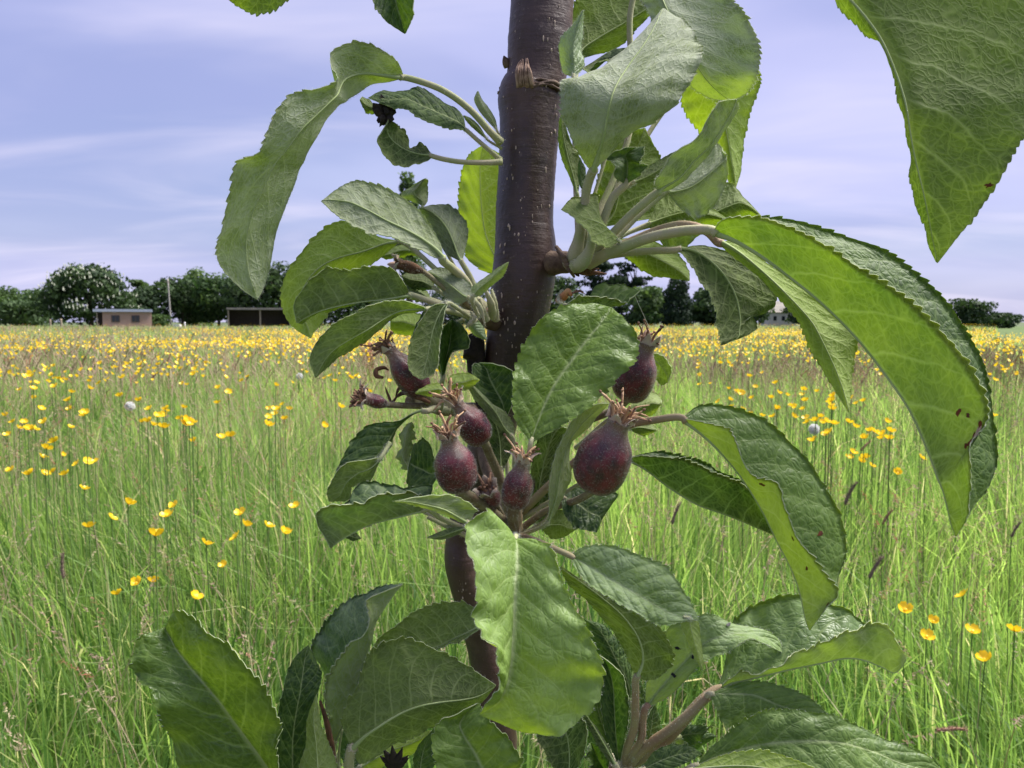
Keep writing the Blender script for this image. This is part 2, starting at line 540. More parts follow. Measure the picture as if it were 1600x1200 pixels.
nx = 60
gx = np.linspace(-1, 1, nx); gx = np.sign(gx) * np.abs(gx) ** 2 * 1500
gy = np.concatenate([np.linspace(-30, 60, 30), np.linspace(75, 300, 25), np.linspace(400, 2500, 8)])
GX, GY = np.meshgrid(gx, gy)
GZ = np.zeros_like(GX)
V = np.stack([GX, GY, GZ], -1).reshape(-1, 3)
i = np.arange(len(gy) - 1)[:, None] * nx; j = np.arange(nx - 1)[None, :]
Q = np.stack([i + j, i + j + 1, i + nx + j + 1, i + nx + j], -1).reshape(-1, 4)
link('ground', make_mesh('ground', V, [Q], [ground_material()]), kind='structure')

# pasture of short grass beyond the rough edge at the right
m_past = simple('short_pasture', (0.055, 0.095, 0.022), 0.9, 0.2, (0.09, 0.125, 0.035), 0.6)
V = np.array([(8.4, 14, 0.02), (40, 14, 0.02), (190, 150, 0.02), (91, 150, 0.02), (8.4, 14, -0.05), (40, 14, -0.05), (190, 150, -0.05), (91, 150, -0.05)])
link('pasture', make_mesh('pasture', V, [np.array([(0,1,2,3),(4,5,1,0),(5,6,2,1),(6,7,3,2),(7,4,0,3)])], [m_past], smooth=False), kind='structure')

# ------------------------------------------------------------------ meadow grass
def vnoise(x, y, seed, scale):
    """smooth value noise in plain numpy"""
    r = np.random.default_rng(seed).random((64, 64))
    xs, ys = x / scale, y / scale
    xi, yi = np.floor(xs).astype(int), np.floor(ys).astype(int)
    fx, fy = xs - xi, ys - yi
    fx = fx * fx * (3 - 2 * fx); fy = fy * fy * (3 - 2 * fy)
    g = lambda a, b: r[a % 64, b % 64]
    return (g(xi, yi) * (1 - fx) + g(xi + 1, yi) * fx) * (1 - fy) + (g(xi, yi + 1) * (1 - fx) + g(xi + 1, yi + 1) * fx) * fy

HALF = 0.84                          # half width of the planted wedge per metre of distance

def scatter(n, d0, d1):
    d = np.sqrt(RNG.uniform(d0 * d0, d1 * d1, n))
    x = RNG.uniform(-1, 1, n) * (HALF * d + 0.25)
    keep = ~((x > (0.612 + 0.02 * np.sin(d * 1.7)) * d) & (d > 14))           # the pasture stays short
    return x[keep], d[keep]

def blades(x, y, h, wid, lean, tint, segs=3):
    n = len(x)
    az = 9.0 * vnoise(x + 60, y + 33, 41, 0.8) + RNG.normal(0, 1.1, n)
    ld = np.stack([np.cos(az), np.sin(az)], -1)
    fa = az + np.pi / 2 + RNG.normal(0, 0.6, n)
    wd = np.stack([np.cos(fa), np.sin(fa), np.zeros(n)], -1)
    rows = []
    for k in range(segs + 1):
        s = k / segs
        c = np.zeros((n, 3))
        off = lean * h * s ** 2.2
        c[:, 0] = x + ld[:, 0] * off
        c[:, 1] = y + ld[:, 1] * off
        c[:, 2] = h * (s - 0.30 * np.minimum(lean, 1.4) * s ** 3.2)
        ww = wid * (1 - 0.25 * s) * (1.0 if k < segs else 0.0)
        if k < segs:
            rows += [c - wd * ww[:, None] / 2, c + wd * ww[:, None] / 2]
        else:
            rows.append(c)
    V = np.stack(rows, 1)                        # n, 2*segs+1, 3
    m = 2 * segs + 1
    b = np.arange(n)[:, None] * m
    quads = [b + np.array([2*k, 2*k+1, 2*k+3, 2*k+2]) for k in range(segs - 1)]
    Q = np.concatenate(quads) if quads else np.zeros((0, 4), int)
    T = b + np.array([2*segs-2, 2*segs-1, 2*segs])
    return V.reshape(-1, 3), Q, T, np.repeat(tint, m)

def join(parts):
    Vs, Qs, Ts, As, n = [], [], [], [], 0
    for V, Q, T, A in parts:
        Vs.append(V); Qs.append(Q + n); Ts.append(T + n); As.append(A); n += len(V)
    return np.concatenate(Vs), np.concatenate(Qs), np.concatenate(Ts), np.concatenate(As)

def height_at(x, y):
    h = 0.345 + 0.15 * vnoise(x + 40, y + 9, 3, 0.55) + 0.07 * vnoise(x + 11, y + 70, 5, 2.5)
    near = np.clip((y - 0.75) / 1.7, 0, 1)
    return h * (0.58 + 0.60 * near)

M_GRASS = tint_material('meadow_grass', (0.060, 0.130, 0.028), (0.285, 0.405, 0.115), (0.54, 0.46, 0.33), 0.55, 0.48, 0.3, 2.0)
parts = []
for (d0, d1, dens, wid, segs) in ((0.62, 1.6, 9000, 0.0026, 4), (1.6, 3.0, 5600, 0.0028, 3), (3.0, 6.0, 2300, 0.0044, 3), (6.0, 14.0, 360, 0.0105, 2), (14.0, 40.0, 52, 0.020, 2), (40.0, 112.0, 8, 0.052, 1)):
    n = int(dens * HALF * (d1 * d1 - d0 * d0) * 1.05)
    x, y = scatter(n, d0, d1)
    n = len(x)
    h = height_at(x, y) * RNG.uniform(0.45, 1.08, n)
    lean = np.abs(RNG.normal(0.22, 0.28, n))
    low = RNG.random(n) < (0.12 if d1 < 4 else 0.03)
    lean[low] += 0.6
    tint = np.clip(RNG.normal(0.40 if d1 < 2 else 0.52, 0.3, n) + 0.5 * (vnoise(x + 5, y + 5, 9, 1.3) - 0.5), 0, 1)
    straw = RNG.random(n) < (0.06 if d1 <= 6 else 0.12 if d1 < 20 else 0.3)
    tint[straw] = RNG.uniform(1.3, 2.0, straw.sum())
    w_ = wid * np.clip(RNG.lognormal(-0.1, 0.5, n), 0.45, 2.8)
    parts.append(blades(x, y, h, w_, lean, tint, segs))
# the meadow goes on to both sides of the view
for (d0, d1, dens, wid, segs) in ((0.62, 3.0, 1900, 0.0040, 3), (3.0, 8.0, 420, 0.0085, 2), (8.0, 24.0, 40, 0.020, 2)):
    n = int(dens * 0.62 * (d1 * d1 - d0 * d0))
    y = np.sqrt(RNG.uniform(d0 * d0, d1 * d1, n)); x = y * RNG.uniform(HALF, 1.46, n) * np.where(RNG.random(n) < 0.5, -1, 1) + np.where(RNG.random(n) < 0.5, -0.25, 0.25)
    ok = ~((x > 0.6 * y) & (y > 14)); x, y = x[ok], y[ok]; n = len(x)
    parts.append(blades(x, y, height_at(x, y) * RNG.uniform(0.45, 1.08, n), wid * RNG.uniform(0.5, 1.6, n), np.abs(RNG.normal(0.25, 0.3, n)), np.clip(RNG.normal(0.5, 0.3, n), 0, 1), segs))
# short rough grass along the ditch at the right
d_ = np.sqrt(RNG.uniform(14 ** 2, 30 ** 2, 9000)); x = d_ * RNG.uniform(0.612, 0.9, 9000)
parts.append(blades(x, d_, RNG.uniform(0.08, 0.26, 9000), np.full(9000, 0.018), np.abs(RNG.normal(0.3, 0.3, 9000)), RNG.uniform(0.6, 1.7, 9000), 2))
V, Q, T, A = join(parts)
link('meadow_grass', make_mesh('meadow_grass', V, [Q, T], [M_GRASS], [0, 0], attrs={'tint': A}), label='tall green meadow grass filling the whole field', cat='grass', kind='stuff')

# flowering grass heads and red sorrel, far too many to count
def head_arrays(x, y, z0, h, kind, tint, detail):
    """stem and drooping panicle; returns arrays for one plant"""
    az = random.uniform(0, 6.28); ln = random.uniform(0.05, 0.35)
    dx, dy = math.cos(az) * ln * h, math.sin(az) * ln * h
    s = np.linspace(0, 1, 5 if detail else 3)
    P = np.stack([x + dx * s ** 2, y + dy * s ** 2, z0 + h * (s - 0.06 * s ** 4)], -1)
    return P

M_SEED = tint_material('grass_flower_heads', (0.30, 0.20, 0.17), (0.42, 0.36, 0.23), (0.34, 0.13, 0.09), 0.8, 0.35, 0.2, 1.3)
mbv, mbq, mbt, mba, nn = [], [], [], [], 0
def push(V, Q, T, a):
    global nn
    mbv.append(V); mbq.append(np.asarray(Q, int).reshape(-1, 4) + nn); mbt.append(np.asarray(T, int).reshape(-1, 3) + nn); mba.append(np.full(len(V), a)); nn += len(V)
for (d0, d1, n) in ((1.0, 3.5, 1900), (3.5, 8.0, 3600), (8.0, 20.0, 4200), (20.0, 60.0, 3600)):
    xs, ys = scatter(n, d0, d1)
    for x, y in zip(xs, ys):
        near = y < 4.5
        hh = float(height_at(np.array([x]), np.array([y]))[0]) * random.uniform(0.92, 1.2)
        tv = random.uniform(0, 1) if random.random() < 0.82 else random.uniform(1.5, 2)
        P = head_arrays(x, y, 0, hh, 0, tv, near)
        wst = 0.0011 if near else 0.002 + 0.0004 * y
        V, Q, T = tube_arrays(P, wst * 0.6, 3, False)
        push(V, Q, T, 0.8)
        tip = P[-1]; dirn = P[-1] - P[-2]; dirn /= np.linalg.norm(dirn)
        droop = np.array([dirn[0] * 2.2, dirn[1] * 2.2, dirn[2] * random.uniform(-0.2, 0.9)])
        droop /= np.linalg.norm(droop)
        L = random.uniform(0.05, 0.10)
        if near:
            k = 26
            s = np.sort(RNG.random(k))
            c = tip + np.outer(s * L, dirn) * 0.8 + np.outer(s ** 2 * L, droop) * 0.4 + RNG.normal(0, 0.0035, (k, 3)) * (1.1 - s)[:, None]
            Vh, Th = hairs(c, np.tile(droop, (k, 1)) + RNG.normal(0, 0.45, (k, 3)), RNG.uniform(0.005, 0.011, k), 0.0010)
            push(Vh, np.zeros((0, 4)), Th, tv)
        else:
            s = np.linspace(0, 1, 4)
            Ph = tip + np.outer(s * L, dirn) * 0.7 + np.outer(s ** 2 * L, droop) * 0.5
            V, Q, T = tube_arrays(Ph, np.array([0.3, 1, 0.8, 0.1]) * (0.0022 + 0.00026 * y), 3, False)
            push(V, Q, T, tv)
link('flowering_grass_heads', make_mesh('flowering_grass_heads', np.concatenate(mbv), [np.concatenate(mbq), np.concatenate(mbt)], [M_SEED], [0, 0], attrs={'tint': np.concatenate(mba)}),
     label='buff and reddish flowering heads of grasses and sorrel across the meadow', cat='grass', kind='stuff')

# ------------------------------------------------------------------ buttercups
def petal_material():
    m, t, out = new_mat('buttercup_petal')
    pr = principled(t, Base_Color=(0.85, 0.58, 0.012), Roughness=0.4)
    tl = t.node('ShaderNodeBsdfTranslucent'); tl.inputs[0].default_value = (0.86, 0.58, 0.02, 1)
    t.l.new(mix_shader(t, 0.35, pr.outputs[0], tl.outputs[0]), out.inputs[0])
    return m
M_BUTTER = petal_material()
M_STEM = simple('flower_stem', (0.10, 0.17, 0.04), 0.7, 0.3)

def bloom_mesh(seed):
    r = random.Random(seed)
    mb = MB()
    tilt = Matrix.Rotation(r.uniform(-0.6, 0.6), 3, 'X') @ Matrix.Rotation(r.uniform(-0.6, 0.6), 3, 'Y')
    cup = r.uniform(0.25, 0.8)
    for k in range(5):
        a = k * 2 * math.pi / 5 + r.uniform(-0.1, 0.1)
        rot = Matrix.Rotation(a, 3, 'Z')
        L = 0.0125 * r.uniform(0.9, 1.1)
        rows = []
        for (s, wv) in ((0.0, 0.12), (0.4, 0.62), (0.8, 0.70), (1.0, 0.36)):
            for q in (-1, 0, 1):
                p = Vector((s * L * math.cos(cup * s), q * wv * L * 0.62, s * L * (math.sin(cup) * s + 0.15) + 0.0012 * abs(q)))
                rows.append(tuple(tilt @ (rot @ p)))
        Q = [(3*i+j, 3*i+j+1, 3*i+j+4, 3*i+j+3) for i in range(3) for j in range(2)]
        mb.add(rows, Q)
    c = [tuple(tilt @ Vector((0.003 * math.cos(a), 0.003 * math.sin(a), 0.003))) for a in np.arange(6) * math.pi / 3] + [tuple(tilt @ Vector((0, 0, 0.006)))]
    mb.add(c, tris=[(i, (i + 1) % 6, 6) for i in range(6)])
    return mb.build('buttercup_bloom', [M_BUTTER])

def stem_mesh(seed):
    r = random.Random(seed)
    bx, by = r.uniform(-0.06, 0.06), r.uniform(-0.06, 0.06)
    s = np.linspace(0, 1, 6)
    P = np.stack([bx * (1 - s) ** 2, by * (1 - s) ** 2, s - 1.0], -1)      # ends at the bloom, one metre tall, scaled per plant
    V, Q, T = tube_arrays(P, np.full(6, 0.0011), 4, False)
    return make_mesh('buttercup_stem', V, [Q], [M_STEM])

BLOOMS = [bloom_mesh(k) for k in range(8)]
STEMS = [stem_mesh(k) for k in range(4)]

def butter_density(x, y):
    p = vnoise(x + 31, y + 17, 21, 0.9) * 0.5 + vnoise(x + 3, y * 1.0 + 7, 22, 3.2) * 0.5
    q = np.clip((p - 0.42) * 4.0, 0.04, 1.4)
    left = np.clip(-x / np.maximum(y, 1) * 2.2, 0, 1)                  # the left of the field runs out of flowers further off
    return q * (1 - left * np.clip((y - 11) / 12, 0, 0.9)) * np.clip(1 - (y - 20) / 30, 0.22, 1)

def pix_y(y, h):
    """pixel row of a thing of height h at distance y"""
    dz = CAM_Z - h
    depth = y * math.cos(PITCH) + dz * math.sin(PITCH)
    up = y * math.sin(PITCH) - dz * math.cos(PITCH)
    return 600 - up / depth * F_PX

def dist_for(py, h):
    lo, hi = 0.4, 60.0
    for _ in range(40):
        mid_ = (lo + hi) / 2
        if pix_y(mid_, h) > py: lo = mid_
        else: hi = mid_
    return lo

# the nearest ones stand where the photograph shows them (pixel of the bloom)
SEEN = [(139,824),(200,788),(174,810),(261,807),(273,791),(243,838),(322,851),(349,885),(377,803),(384,822),(369,840),(461,793),(418,823),(446,834),
        (183,929),(240,910),(305,935),(214,912),(120,725),(132,765),(18,735),(45,742),(70,742),(83,738),(102,742),(98,712),(136,722),(149,722),(66,715),
        (240,665),(262,668),(222,660),(281,655),(300,660),(255,648),(430,648),(445,655),(420,640),(452,640),(30,670),(12,680),(50,672),(85,690),
        (345,685),(360,682),(302,690),(20,660),(8,650),(64,640),(110,640),
        (1505,931),(1519,988),(1585,987),(1539,1033),(1414,954),(1458,972),(1447,996),(1345,722),(1352,715),(1327,716),(1325,660),(1337,668),(1300,640),
        (1282,652),(1255,640),(1240,652),(1262,660),(1215,640),(1190,650),(1175,660),(1205,622),(1230,618),(1160,640),(1140,625),(1440,716),(1552,650),
        (1365,675),(1378,680),(1391,675),(1386,660),(1362,729),(1402,740),(1150,612),(1110,600),(1180,605),(1270,690),(1290,680)]
spots = []
for (px, py) in SEEN:
    h = random.uniform(0.56, 0.63) if py < 700 else random.uniform(0.47, 0.55) if py < 880 else random.uniform(0.36, 0.42)
    lo, hi = 0.4, 60.0
    for _ in range(40):
        mid_ = (lo + hi) / 2
        if pix_y(mid_, h) > py: lo = mid_
        else: hi = mid_
    p = ground_at(px, lo, h)
    spots.append((p[0], p[1], h))
# drifts of blooms seen a little further off: (column, row, spread, how many)
for (px, py, sp_, cnt) in ((250, 662, 34, 9), (440, 646, 26, 6), (28, 676, 34, 8), (135, 562, 70, 30), (60, 620, 50, 10), (205, 604, 60, 10), (395, 596, 60, 12), (480, 560, 50, 12), (320, 548, 70, 14),
                          (530, 612, 30, 6), (1195, 622, 50, 16), (1150, 592, 50, 12), (1280, 662, 44, 10), (1105, 566, 40, 10), (1320, 610, 50, 8), (1378, 682, 26, 5), (1572, 580, 26, 10), (700, 560, 40, 5), (20, 560, 40, 8)):
    for _ in range(cnt):
        qx = px + random.gauss(0, sp_); qy = min(max(py + random.gauss(0, sp_ * 0.42), 528), 720)
        h = random.uniform(0.58, 0.68)
        p = ground_at(qx, dist_for(qy, h), h)
        if p[1] < 30: spots.append((p[0], p[1], h))
cx, cy = scatter(45000, 4.0, 95.0)
keep = RNG.random(len(cx)) < butter_density(cx, cy) * np.where(cy < 6, 0.9, 1.0)
cx, cy = cx[keep], cy[keep]
# near flowers are scarce, the band further out is crowded
dens_keep = RNG.random(len(cx)) < np.clip(np.where(cy < 12, 0.9, 0.75), 0, 1)
cx, cy = cx[dens_keep], cy[dens_keep]
nx_, ny_ = scatter(40000, 3.4, 24.0)
kp = RNG.random(len(nx_)) < butter_density(nx_, ny_) * 1.3 * np.clip((ny_ - 1.4) / 1.8, 0.1, 1)
cx = np.concatenate([cx, nx_[kp]]); cy = np.concatenate([cy, ny_[kp]])
order = np.argsort(cy)
far = []
for k in order:
    x, y = float(cx[k]), float(cy[k])
    h = float(height_at(np.array([x]), np.array([y]))[0]) * random.uniform(1.06, 1.28)
    h = min(max(h, 0.56 + 0.06 * random.random()), 0.62 + 0.08 * random.random())
    if len(spots) < 300 and abs(x) < 0.70 * y:
        spots.append((x, y, h))
    else:
        far.append((x, y, h))
for k, (x, y, h) in enumerate(spots):
    zone = ('near left of the apple tree' if y < 2.2 else 'further back left of the apple tree') if x < 0 else ('near right of the apple tree' if y < 2.2 else 'further back right of the apple tree')
    root = empty('buttercup', (x, y, 0), 'yellow buttercup on a thin stem in the meadow, ' + zone, 'flower', 'buttercups ' + zone)
    b = link('bloom', BLOOMS[k % 8], root, local=True); b.location = (0, 0, h); b.rotation_euler = (0, 0, random.uniform(0, 6.28))
    sc = random.uniform(0.85, 1.15); b.scale = (sc, sc, sc)
    s_ = link('stem', STEMS[k % 4], root, local=True); s_.location = (0, 0, h); s_.scale = (1, 1, h)

fx = np.array(far)
def far_blooms(F):
    n = len(F)
    r = 0.0105 * RNG.uniform(0.8, 1.2, n) * (1.0 + np.clip(F[:, 1] - 6, 0, 60) * 0.016)
    a = np.arange(5) / 5 * 2 * np.pi
    tx, ty = RNG.normal(0, 0.45, n), RNG.normal(0, 0.45, n)
    ring = np.stack([np.cos(a), np.sin(a)], -1)
    V = np.zeros((n, 6, 3))
    V[:, :5, 0] = F[:, None, 0] + ring[None, :, 0] * r[:, None]
    V[:, :5, 1] = F[:, None, 1] + ring[None, :, 1] * r[:, None]
    V[:, :5, 2] = F[:, None, 2] + r[:, None] * (1.0 + tx[:, None] * ring[None, :, 0] + ty[:, None] * ring[None, :, 1])
    V[:, 5] = F
    b = np.arange(n)[:, None] * 6
    T = np.concatenate([b + np.array([k, (k + 1) % 5, 5]) for k in range(5)])
    return V.reshape(-1, 3), T
V, T = far_blooms(fx)
link('distant_buttercups', make_mesh('distant_buttercups', V, [T], [M_BUTTER]), label='thousands of yellow buttercups spread over the farther meadow', cat='flowers', kind='stuff')

# ------------------------------------------------------------------ dandelion clocks, foxtails, a reddish sorrel spike
M_CLOCK = simple('dandelion_down', (0.82, 0.82, 0.80), 0.9, 0.1, trans=(0.7, 0.7, 0.7))
for (px, py, rr, lab) in ((1272, 671, 0.018, 'round white dandelion clock standing right of the purple fruitlets'), (203, 635, 0.02, 'small white dandelion clock among buttercups at the left'), (468, 588, 0.022, 'far white dandelion clock just left of the apple leaves')):
    h = 0.5
    p = ground_at(px, dist_for(py, h), h)
    root = empty('dandelion_clock', (p[0], p[1], 0), lab, 'flower')
    d = RNG.normal(size=(500, 3)); d /= np.linalg.norm(d, axis=1, keepdims=True)
    mb = MB()
    Vh, Th = hairs(d * rr * 0.15, d, rr * 0.8, 0.0005); mb.add(Vh, tris=Th)
    d2 = d * rr * 0.92
    Vh, Th = hairs(np.repeat(d2, 3, 0), RNG.normal(size=(1500, 3)), rr * 0.33, 0.0015); mb.add(Vh, tris=Th)
    o = link('seed_head', mb.build('dandelion_seed_head', [M_CLOCK]), root, local=True); o.location = (0, 0, h)
    s_ = link('stem', STEMS[1], root, local=True); s_.location = (0, 0, h - rr * 0.1); s_.scale = (1.6, 1.6, h)

M_FOX = simple('foxtail_spike', (0.10, 0.075, 0.06), 0.85, 0.2, (0.28, 0.20, 0.15), 300, bumpd=0.001)
M_FOXB = simple('brown_spike', (0.22, 0.10, 0.06), 0.85, 0.2, (0.36, 0.24, 0.16), 300, bumpd=0.001)
def spike_mesh(mat, seed):
    r = np.random.default_rng(seed)
    s = np.linspace(0, 1, 9)
    P = np.stack([0.010 * s ** 2, 0.0 * s, 0.05 * s], -1)
    prof = np.array([0.4, 0.85, 1, 1, 1, 0.95, 0.8, 0.55, 0.12]) * 0.0024
    V, Q, T = tube_arrays(P, prof, 8)
    mb = MB(); mb.add(V, Q, T)
    k = 260
    ss = r.uniform(0.02, 0.97, k); a = r.uniform(0, 6.28, k)
    base = np.stack([0.010 * ss ** 2 + np.cos(a) * 0.0021, np.sin(a) * 0.0021, 0.05 * ss], -1)
    Vh, Th = hairs(base, np.stack([np.cos(a), np.sin(a), np.full(k, 1.6)], -1), 0.0055, 0.0004)
    mb.add(Vh, tris=Th)
    return mb.build('seed_spike', [mat])
FOX = [spike_mesh(M_FOX, k) for k in range(2)] + [spike_mesh(M_FOXB, 5)]
foxes = [(1462,1142,2,1.0,1.25),(1432,668,0,1.5,0.3),(1320,790,0,1.3,0.2),(1379,820,2,0.9,0.3),(1358,905,0,1.0,0.3),
         (1345,705,2,1.2,0.7),(1340,650,0,1.0,0.2),(100,905,0,1.0,-0.2),(1050,820,0,1.0,0.2),(1580,840,0,0.8,0.3)]
for (px, py, k, sc, tl) in foxes:
    h = random.uniform(0.46, 0.52) if py < 950 else 0.3
    p = ground_at(px, dist_for(py, h), h)
    lab = 'stout brown grass spike leaning right at the lower right corner' if py > 1100 else ('dark foxtail seed spike standing up from the meadow grass' if k < 2 else 'rusty brown seed spike standing up from the meadow grass')
    root = empty('foxtail_grass', (p[0], p[1], 0), lab, 'grass', None if py > 1100 else ('foxtail spikes in the meadow' if k < 2 else 'brown spikes in the meadow'))
    o = link('seed_spike', FOX[k], root, local=True); o.location = (0, 0, h); o.scale = (sc * 0.85, sc * 0.85, sc * 0.85); o.rotation_euler = (0, tl, random.uniform(-0.4, 0.4))
    s_ = link('stem', STEMS[k], root, local=True); s_.location = (0, 0, h + 0.003); s_.scale = (1, 1, h)

mb = MB()
h = 0.62; p = ground_at(577, 7.5, 0)
P = np.stack([np.zeros(6), np.zeros(6), np.linspace(0, h, 6)], -1)
mb.tube(P, np.full(6, 0.003), 4)
k = 500; zz = RNG.uniform(0.25, 0.68, k)
Vh, Th = hairs(np.stack([RNG.normal(0, 0.028, k), RNG.normal(0, 0.028, k), zz], -1), RNG.normal(size=(k, 3)) + (0, 0, 0.5), 0.03, 0.006)
mb.add(Vh, tris=Th)
root = empty('sorrel', p, 'reddish pink sorrel spike in the meadow behind the apple leaves', 'flower')
link('spike', mb.build('sorrel_spike', [simple('sorrel_red', (0.42, 0.16, 0.12), 0.8, 0.2, (0.5, 0.28, 0.18), 40)]), root, local=True)

# ------------------------------------------------------------------ trees beyond the field
M_TRUNKFAR = simple('far_trunk', (0.07, 0.055, 0.04), 0.9, 0.2, (0.13, 0.11, 0.09), 3)
FOL = {
 'dark': tint_material('foliage_dark', (0.016, 0.036, 0.013), (0.048, 0.085, 0.026), None, 0.7, 0.25, 0.25),
 'mid': tint_material('foliage_mid', (0.024, 0.055, 0.015), (0.078, 0.128, 0.035), None, 0.7, 0.3, 0.25),
 'light': tint_material('foliage_light', (0.045, 0.090, 0.022), (0.13, 0.19, 0.05), None, 0.7, 0.3, 0.25),
 'conifer': tint_material('foliage_conifer', (0.008, 0.020, 0.010), (0.025, 0.045, 0.020), None, 0.8, 0.15, 0.2),
}
M_CANDLE = simple('chestnut_blossom', (0.30, 0.31, 0.25), 0.8, 0.2, (0.20, 0.22, 0.16), 2)

def crown_arrays(seed, H, W, base, n, leaf, form):
    r = np.random.default_rng(seed)
    lobes = []
    if form == 'round':
        for k in range(20):
            a = r.uniform(0, 6.28); rad = r.uniform(0.1, 0.80) * W / 2; z = base + (H - base) * r.uniform(0.05, 0.86)
            shrink = math.sqrt(max(0.05, 1 - ((z - base) / (H - base) - 0.42) ** 2 * 2.6))
            lobes.append((math.cos(a) * rad * shrink, math.sin(a) * rad * shrink, z, W * r.uniform(0.15, 0.26), (H - base) * r.uniform(0.11, 0.2)))
        lobes.append((0, 0, base + (H - base) * 0.45, W * 0.42, (H - base) * 0.46))
        lobes.append((r.normal(0, W * .06), 0, H - (H - base) * 0.2, W * 0.2, (H - base) * 0.2))
    elif form == 'dome':
        for k in range(46):
            a = r.uniform(0, 6.28); el = math.asin(r.uniform(0.0, 1.0))
            q = r.uniform(0.62, 0.8)
            lobes.append((math.cos(a) * math.cos(el) * q * W / 2, math.sin(a) * math.cos(el) * q * W / 2, base + (H - base) * (0.12 + q * 0.82 * math.sin(el)), W * r.uniform(0.09, 0.15), (H - base) * r.uniform(0.08, 0.14)))
        lobes.append((0, 0, base + (H - base) * 0.36, W * 0.40, (H - base) * 0.42))
    elif form == 'column':
        for k in range(12):
            f = k / 11
            lobes.append((r.normal(0, W * 0.06), r.normal(0, W * 0.06), base + (H - base) * (0.06 + 0.88 * f), W * 0.44 * (1 - 0.45 * f ** 3), (H - base) * 0.10))
    else:       # open, gappy crown
        for k in range(44):
            f = r.uniform(0.02, 0.97); a = r.uniform(0, 6.28); rad = r.uniform(0.1, 1.0) * W / 2 * (1.05 - 0.6 * f)
            lobes.append((math.cos(a) * rad, math.sin(a) * rad, base + (H - base) * f, W * r.uniform(0.06, 0.16), (H - base) * r.uniform(0.025, 0.06)))
    L = np.array(lobes)
    wgt = L[:, 3] ** 2 * L[:, 4]; wgt = wgt ** 0.75; wgt /= wgt.sum()
    idx = r.choice(len(L), n, p=wgt)
    d = r.normal(size=(n, 3)); d /= np.linalg.norm(d, axis=1, keepdims=True)
    rr = r.uniform(0.35, 1.0, n) ** 0.45 * r.uniform(0.9, 1.12, n)
    C = L[idx, :3] + d * rr[:, None] * np.stack([L[idx, 3], L[idx, 3], L[idx, 4]], -1)
    C[:, 2] = np.maximum(C[:, 2], 0.15)
    nrm = d + r.normal(0, 0.55, (n, 3)); nrm /= np.linalg.norm(nrm, axis=1, keepdims=True)
    a = np.cross(nrm, r.normal(size=(n, 3))); a /= np.linalg.norm(a, axis=1, keepdims=True)
    b = np.cross(nrm, a)
    sz = leaf * r.uniform(0.6, 1.3, n)[:, None]
    V = np.stack([C - a * sz, C - b * sz * 0.6, C + a * sz, C + b * sz * 0.6], 1).reshape(-1, 3)
    Q = np.arange(4 * n).reshape(-1, 4)
    tint = np.clip(r.normal(0.45, 0.2, n) + r.normal(0, 0.25, len(L))[idx], 0, 1)
    return V, Q, np.repeat(tint, 4), L

def limbs(seed, H, W, base, L, tr):
    r = random.Random(seed)
    mb = MB()
    s = np.linspace(0, 1, 7)
    top = base + (H - base) * 0.7
    P = np.stack([0.12 * W * 0.1 * np.sin(3 * s), 0 * s, top * s], -1)
    mb.tube(P, tr * (1.25 - s) + 0.02, 8)
    for k in range(min(7, len(L))):
        lx, ly, lz = L[k, :3]
        s0 = r.uniform(0.35, 0.75) * min(1.0, lz / top)
        A = np.array([0, 0, top * s0]); B = np.array([lx, ly, max(lz, top * s0 + 0.3)])
        Mp = (A + B) / 2 + np.array([0, 0, 0.12 * H * 0.3])
        mb.tube(spline([A, Mp, B], 6), np.linspace(tr * 0.5, tr * 0.1, 6), 5)
    return mb

def far_tree(px, ytop, dist, wpx, fol, form, label, n=3200, leaf=0.34, base_f=0.12, cat='tree', name='broadleaf_tree', seed=None, group=None):
    k = seed if seed is not None else int(abs(px) * 7 + dist)
    H = CAM_Z + (503 - ytop) / F_PX * dist
    W = wpx / F_PX * dist * (1.25 if form == 'round' else 1.1)
    p = ground_at(px, dist, 0)
    root = empty(name, p, label, cat, group)
    V, Q, T, L = crown_arrays(k, H, W, H * base_f, n, leaf, form)
    V[:, 2] = np.where(V[:, 2] > H, H - (V[:, 2] - H), V[:, 2])
    link('crown', make_mesh(name + '_crown', V, [Q], [FOL[fol]], attrs={'tint': T}), root, local=True)
    link('trunk', limbs(k, H, W, H * base_f, L, H * 0.022).build(name + '_trunk', [M_TRUNKFAR]), root, local=True)
    return root, H, W, L

G = 'trees along the far edge of the field'
far_tree(-45, 452, 140, 110, 'mid', 'round', 'leafy tree cut by the left edge at the field boundary', group=G)
far_tree(8, 447, 150, 95, 'mid', 'round', 'rounded green tree at the far left end of the treeline', group=G)
far_tree(58, 449, 146, 78, 'mid', 'round', 'low rounded tree directly left of the blossoming chestnut', group=G)
far_tree(32, 468, 128, 100, 'dark', 'round', 'dark hedge tree in front of the far left trees', group=G, base_f=0.03)
chest, H, W, L = far_tree(143, 388, 112, 140, 'dark', 'dome', 'big domed dark chestnut tree with pale blossom behind the brick shed', n=7500, leaf=0.32, base_f=0.06, name='chestnut_tree', seed=77)
mb = MB()
for k in range(300):
    q = L[RNG.integers(len(L))]
    d = RNG.normal(size=3); d[1] = -abs(d[1]) * 1.2; d[2] = abs(d[2]) * 0.8; d /= np.linalg.norm(d)
    c = q[:3] + d * np.array([q[3], q[3], q[4]]) * 1.12
    if c[2] < 1.2: continue
    hh = random.uniform(0.26, 0.5); w0 = hh * 0.24
    V = [(c[0] + w0 * math.cos(a), c[1] + w0 * math.sin(a), c[2]) for a in (0, 1.57, 3.14, 4.71)] + [(c[0], c[1], c[2] + hh)]
    mb.add(V, tris=[(0,1,4),(1,2,4),(2,3,4),(3,0,4)])
link('blossoms', mb.build('chestnut_blossoms', [M_CANDLE]), chest, kind='stuff', local=True)
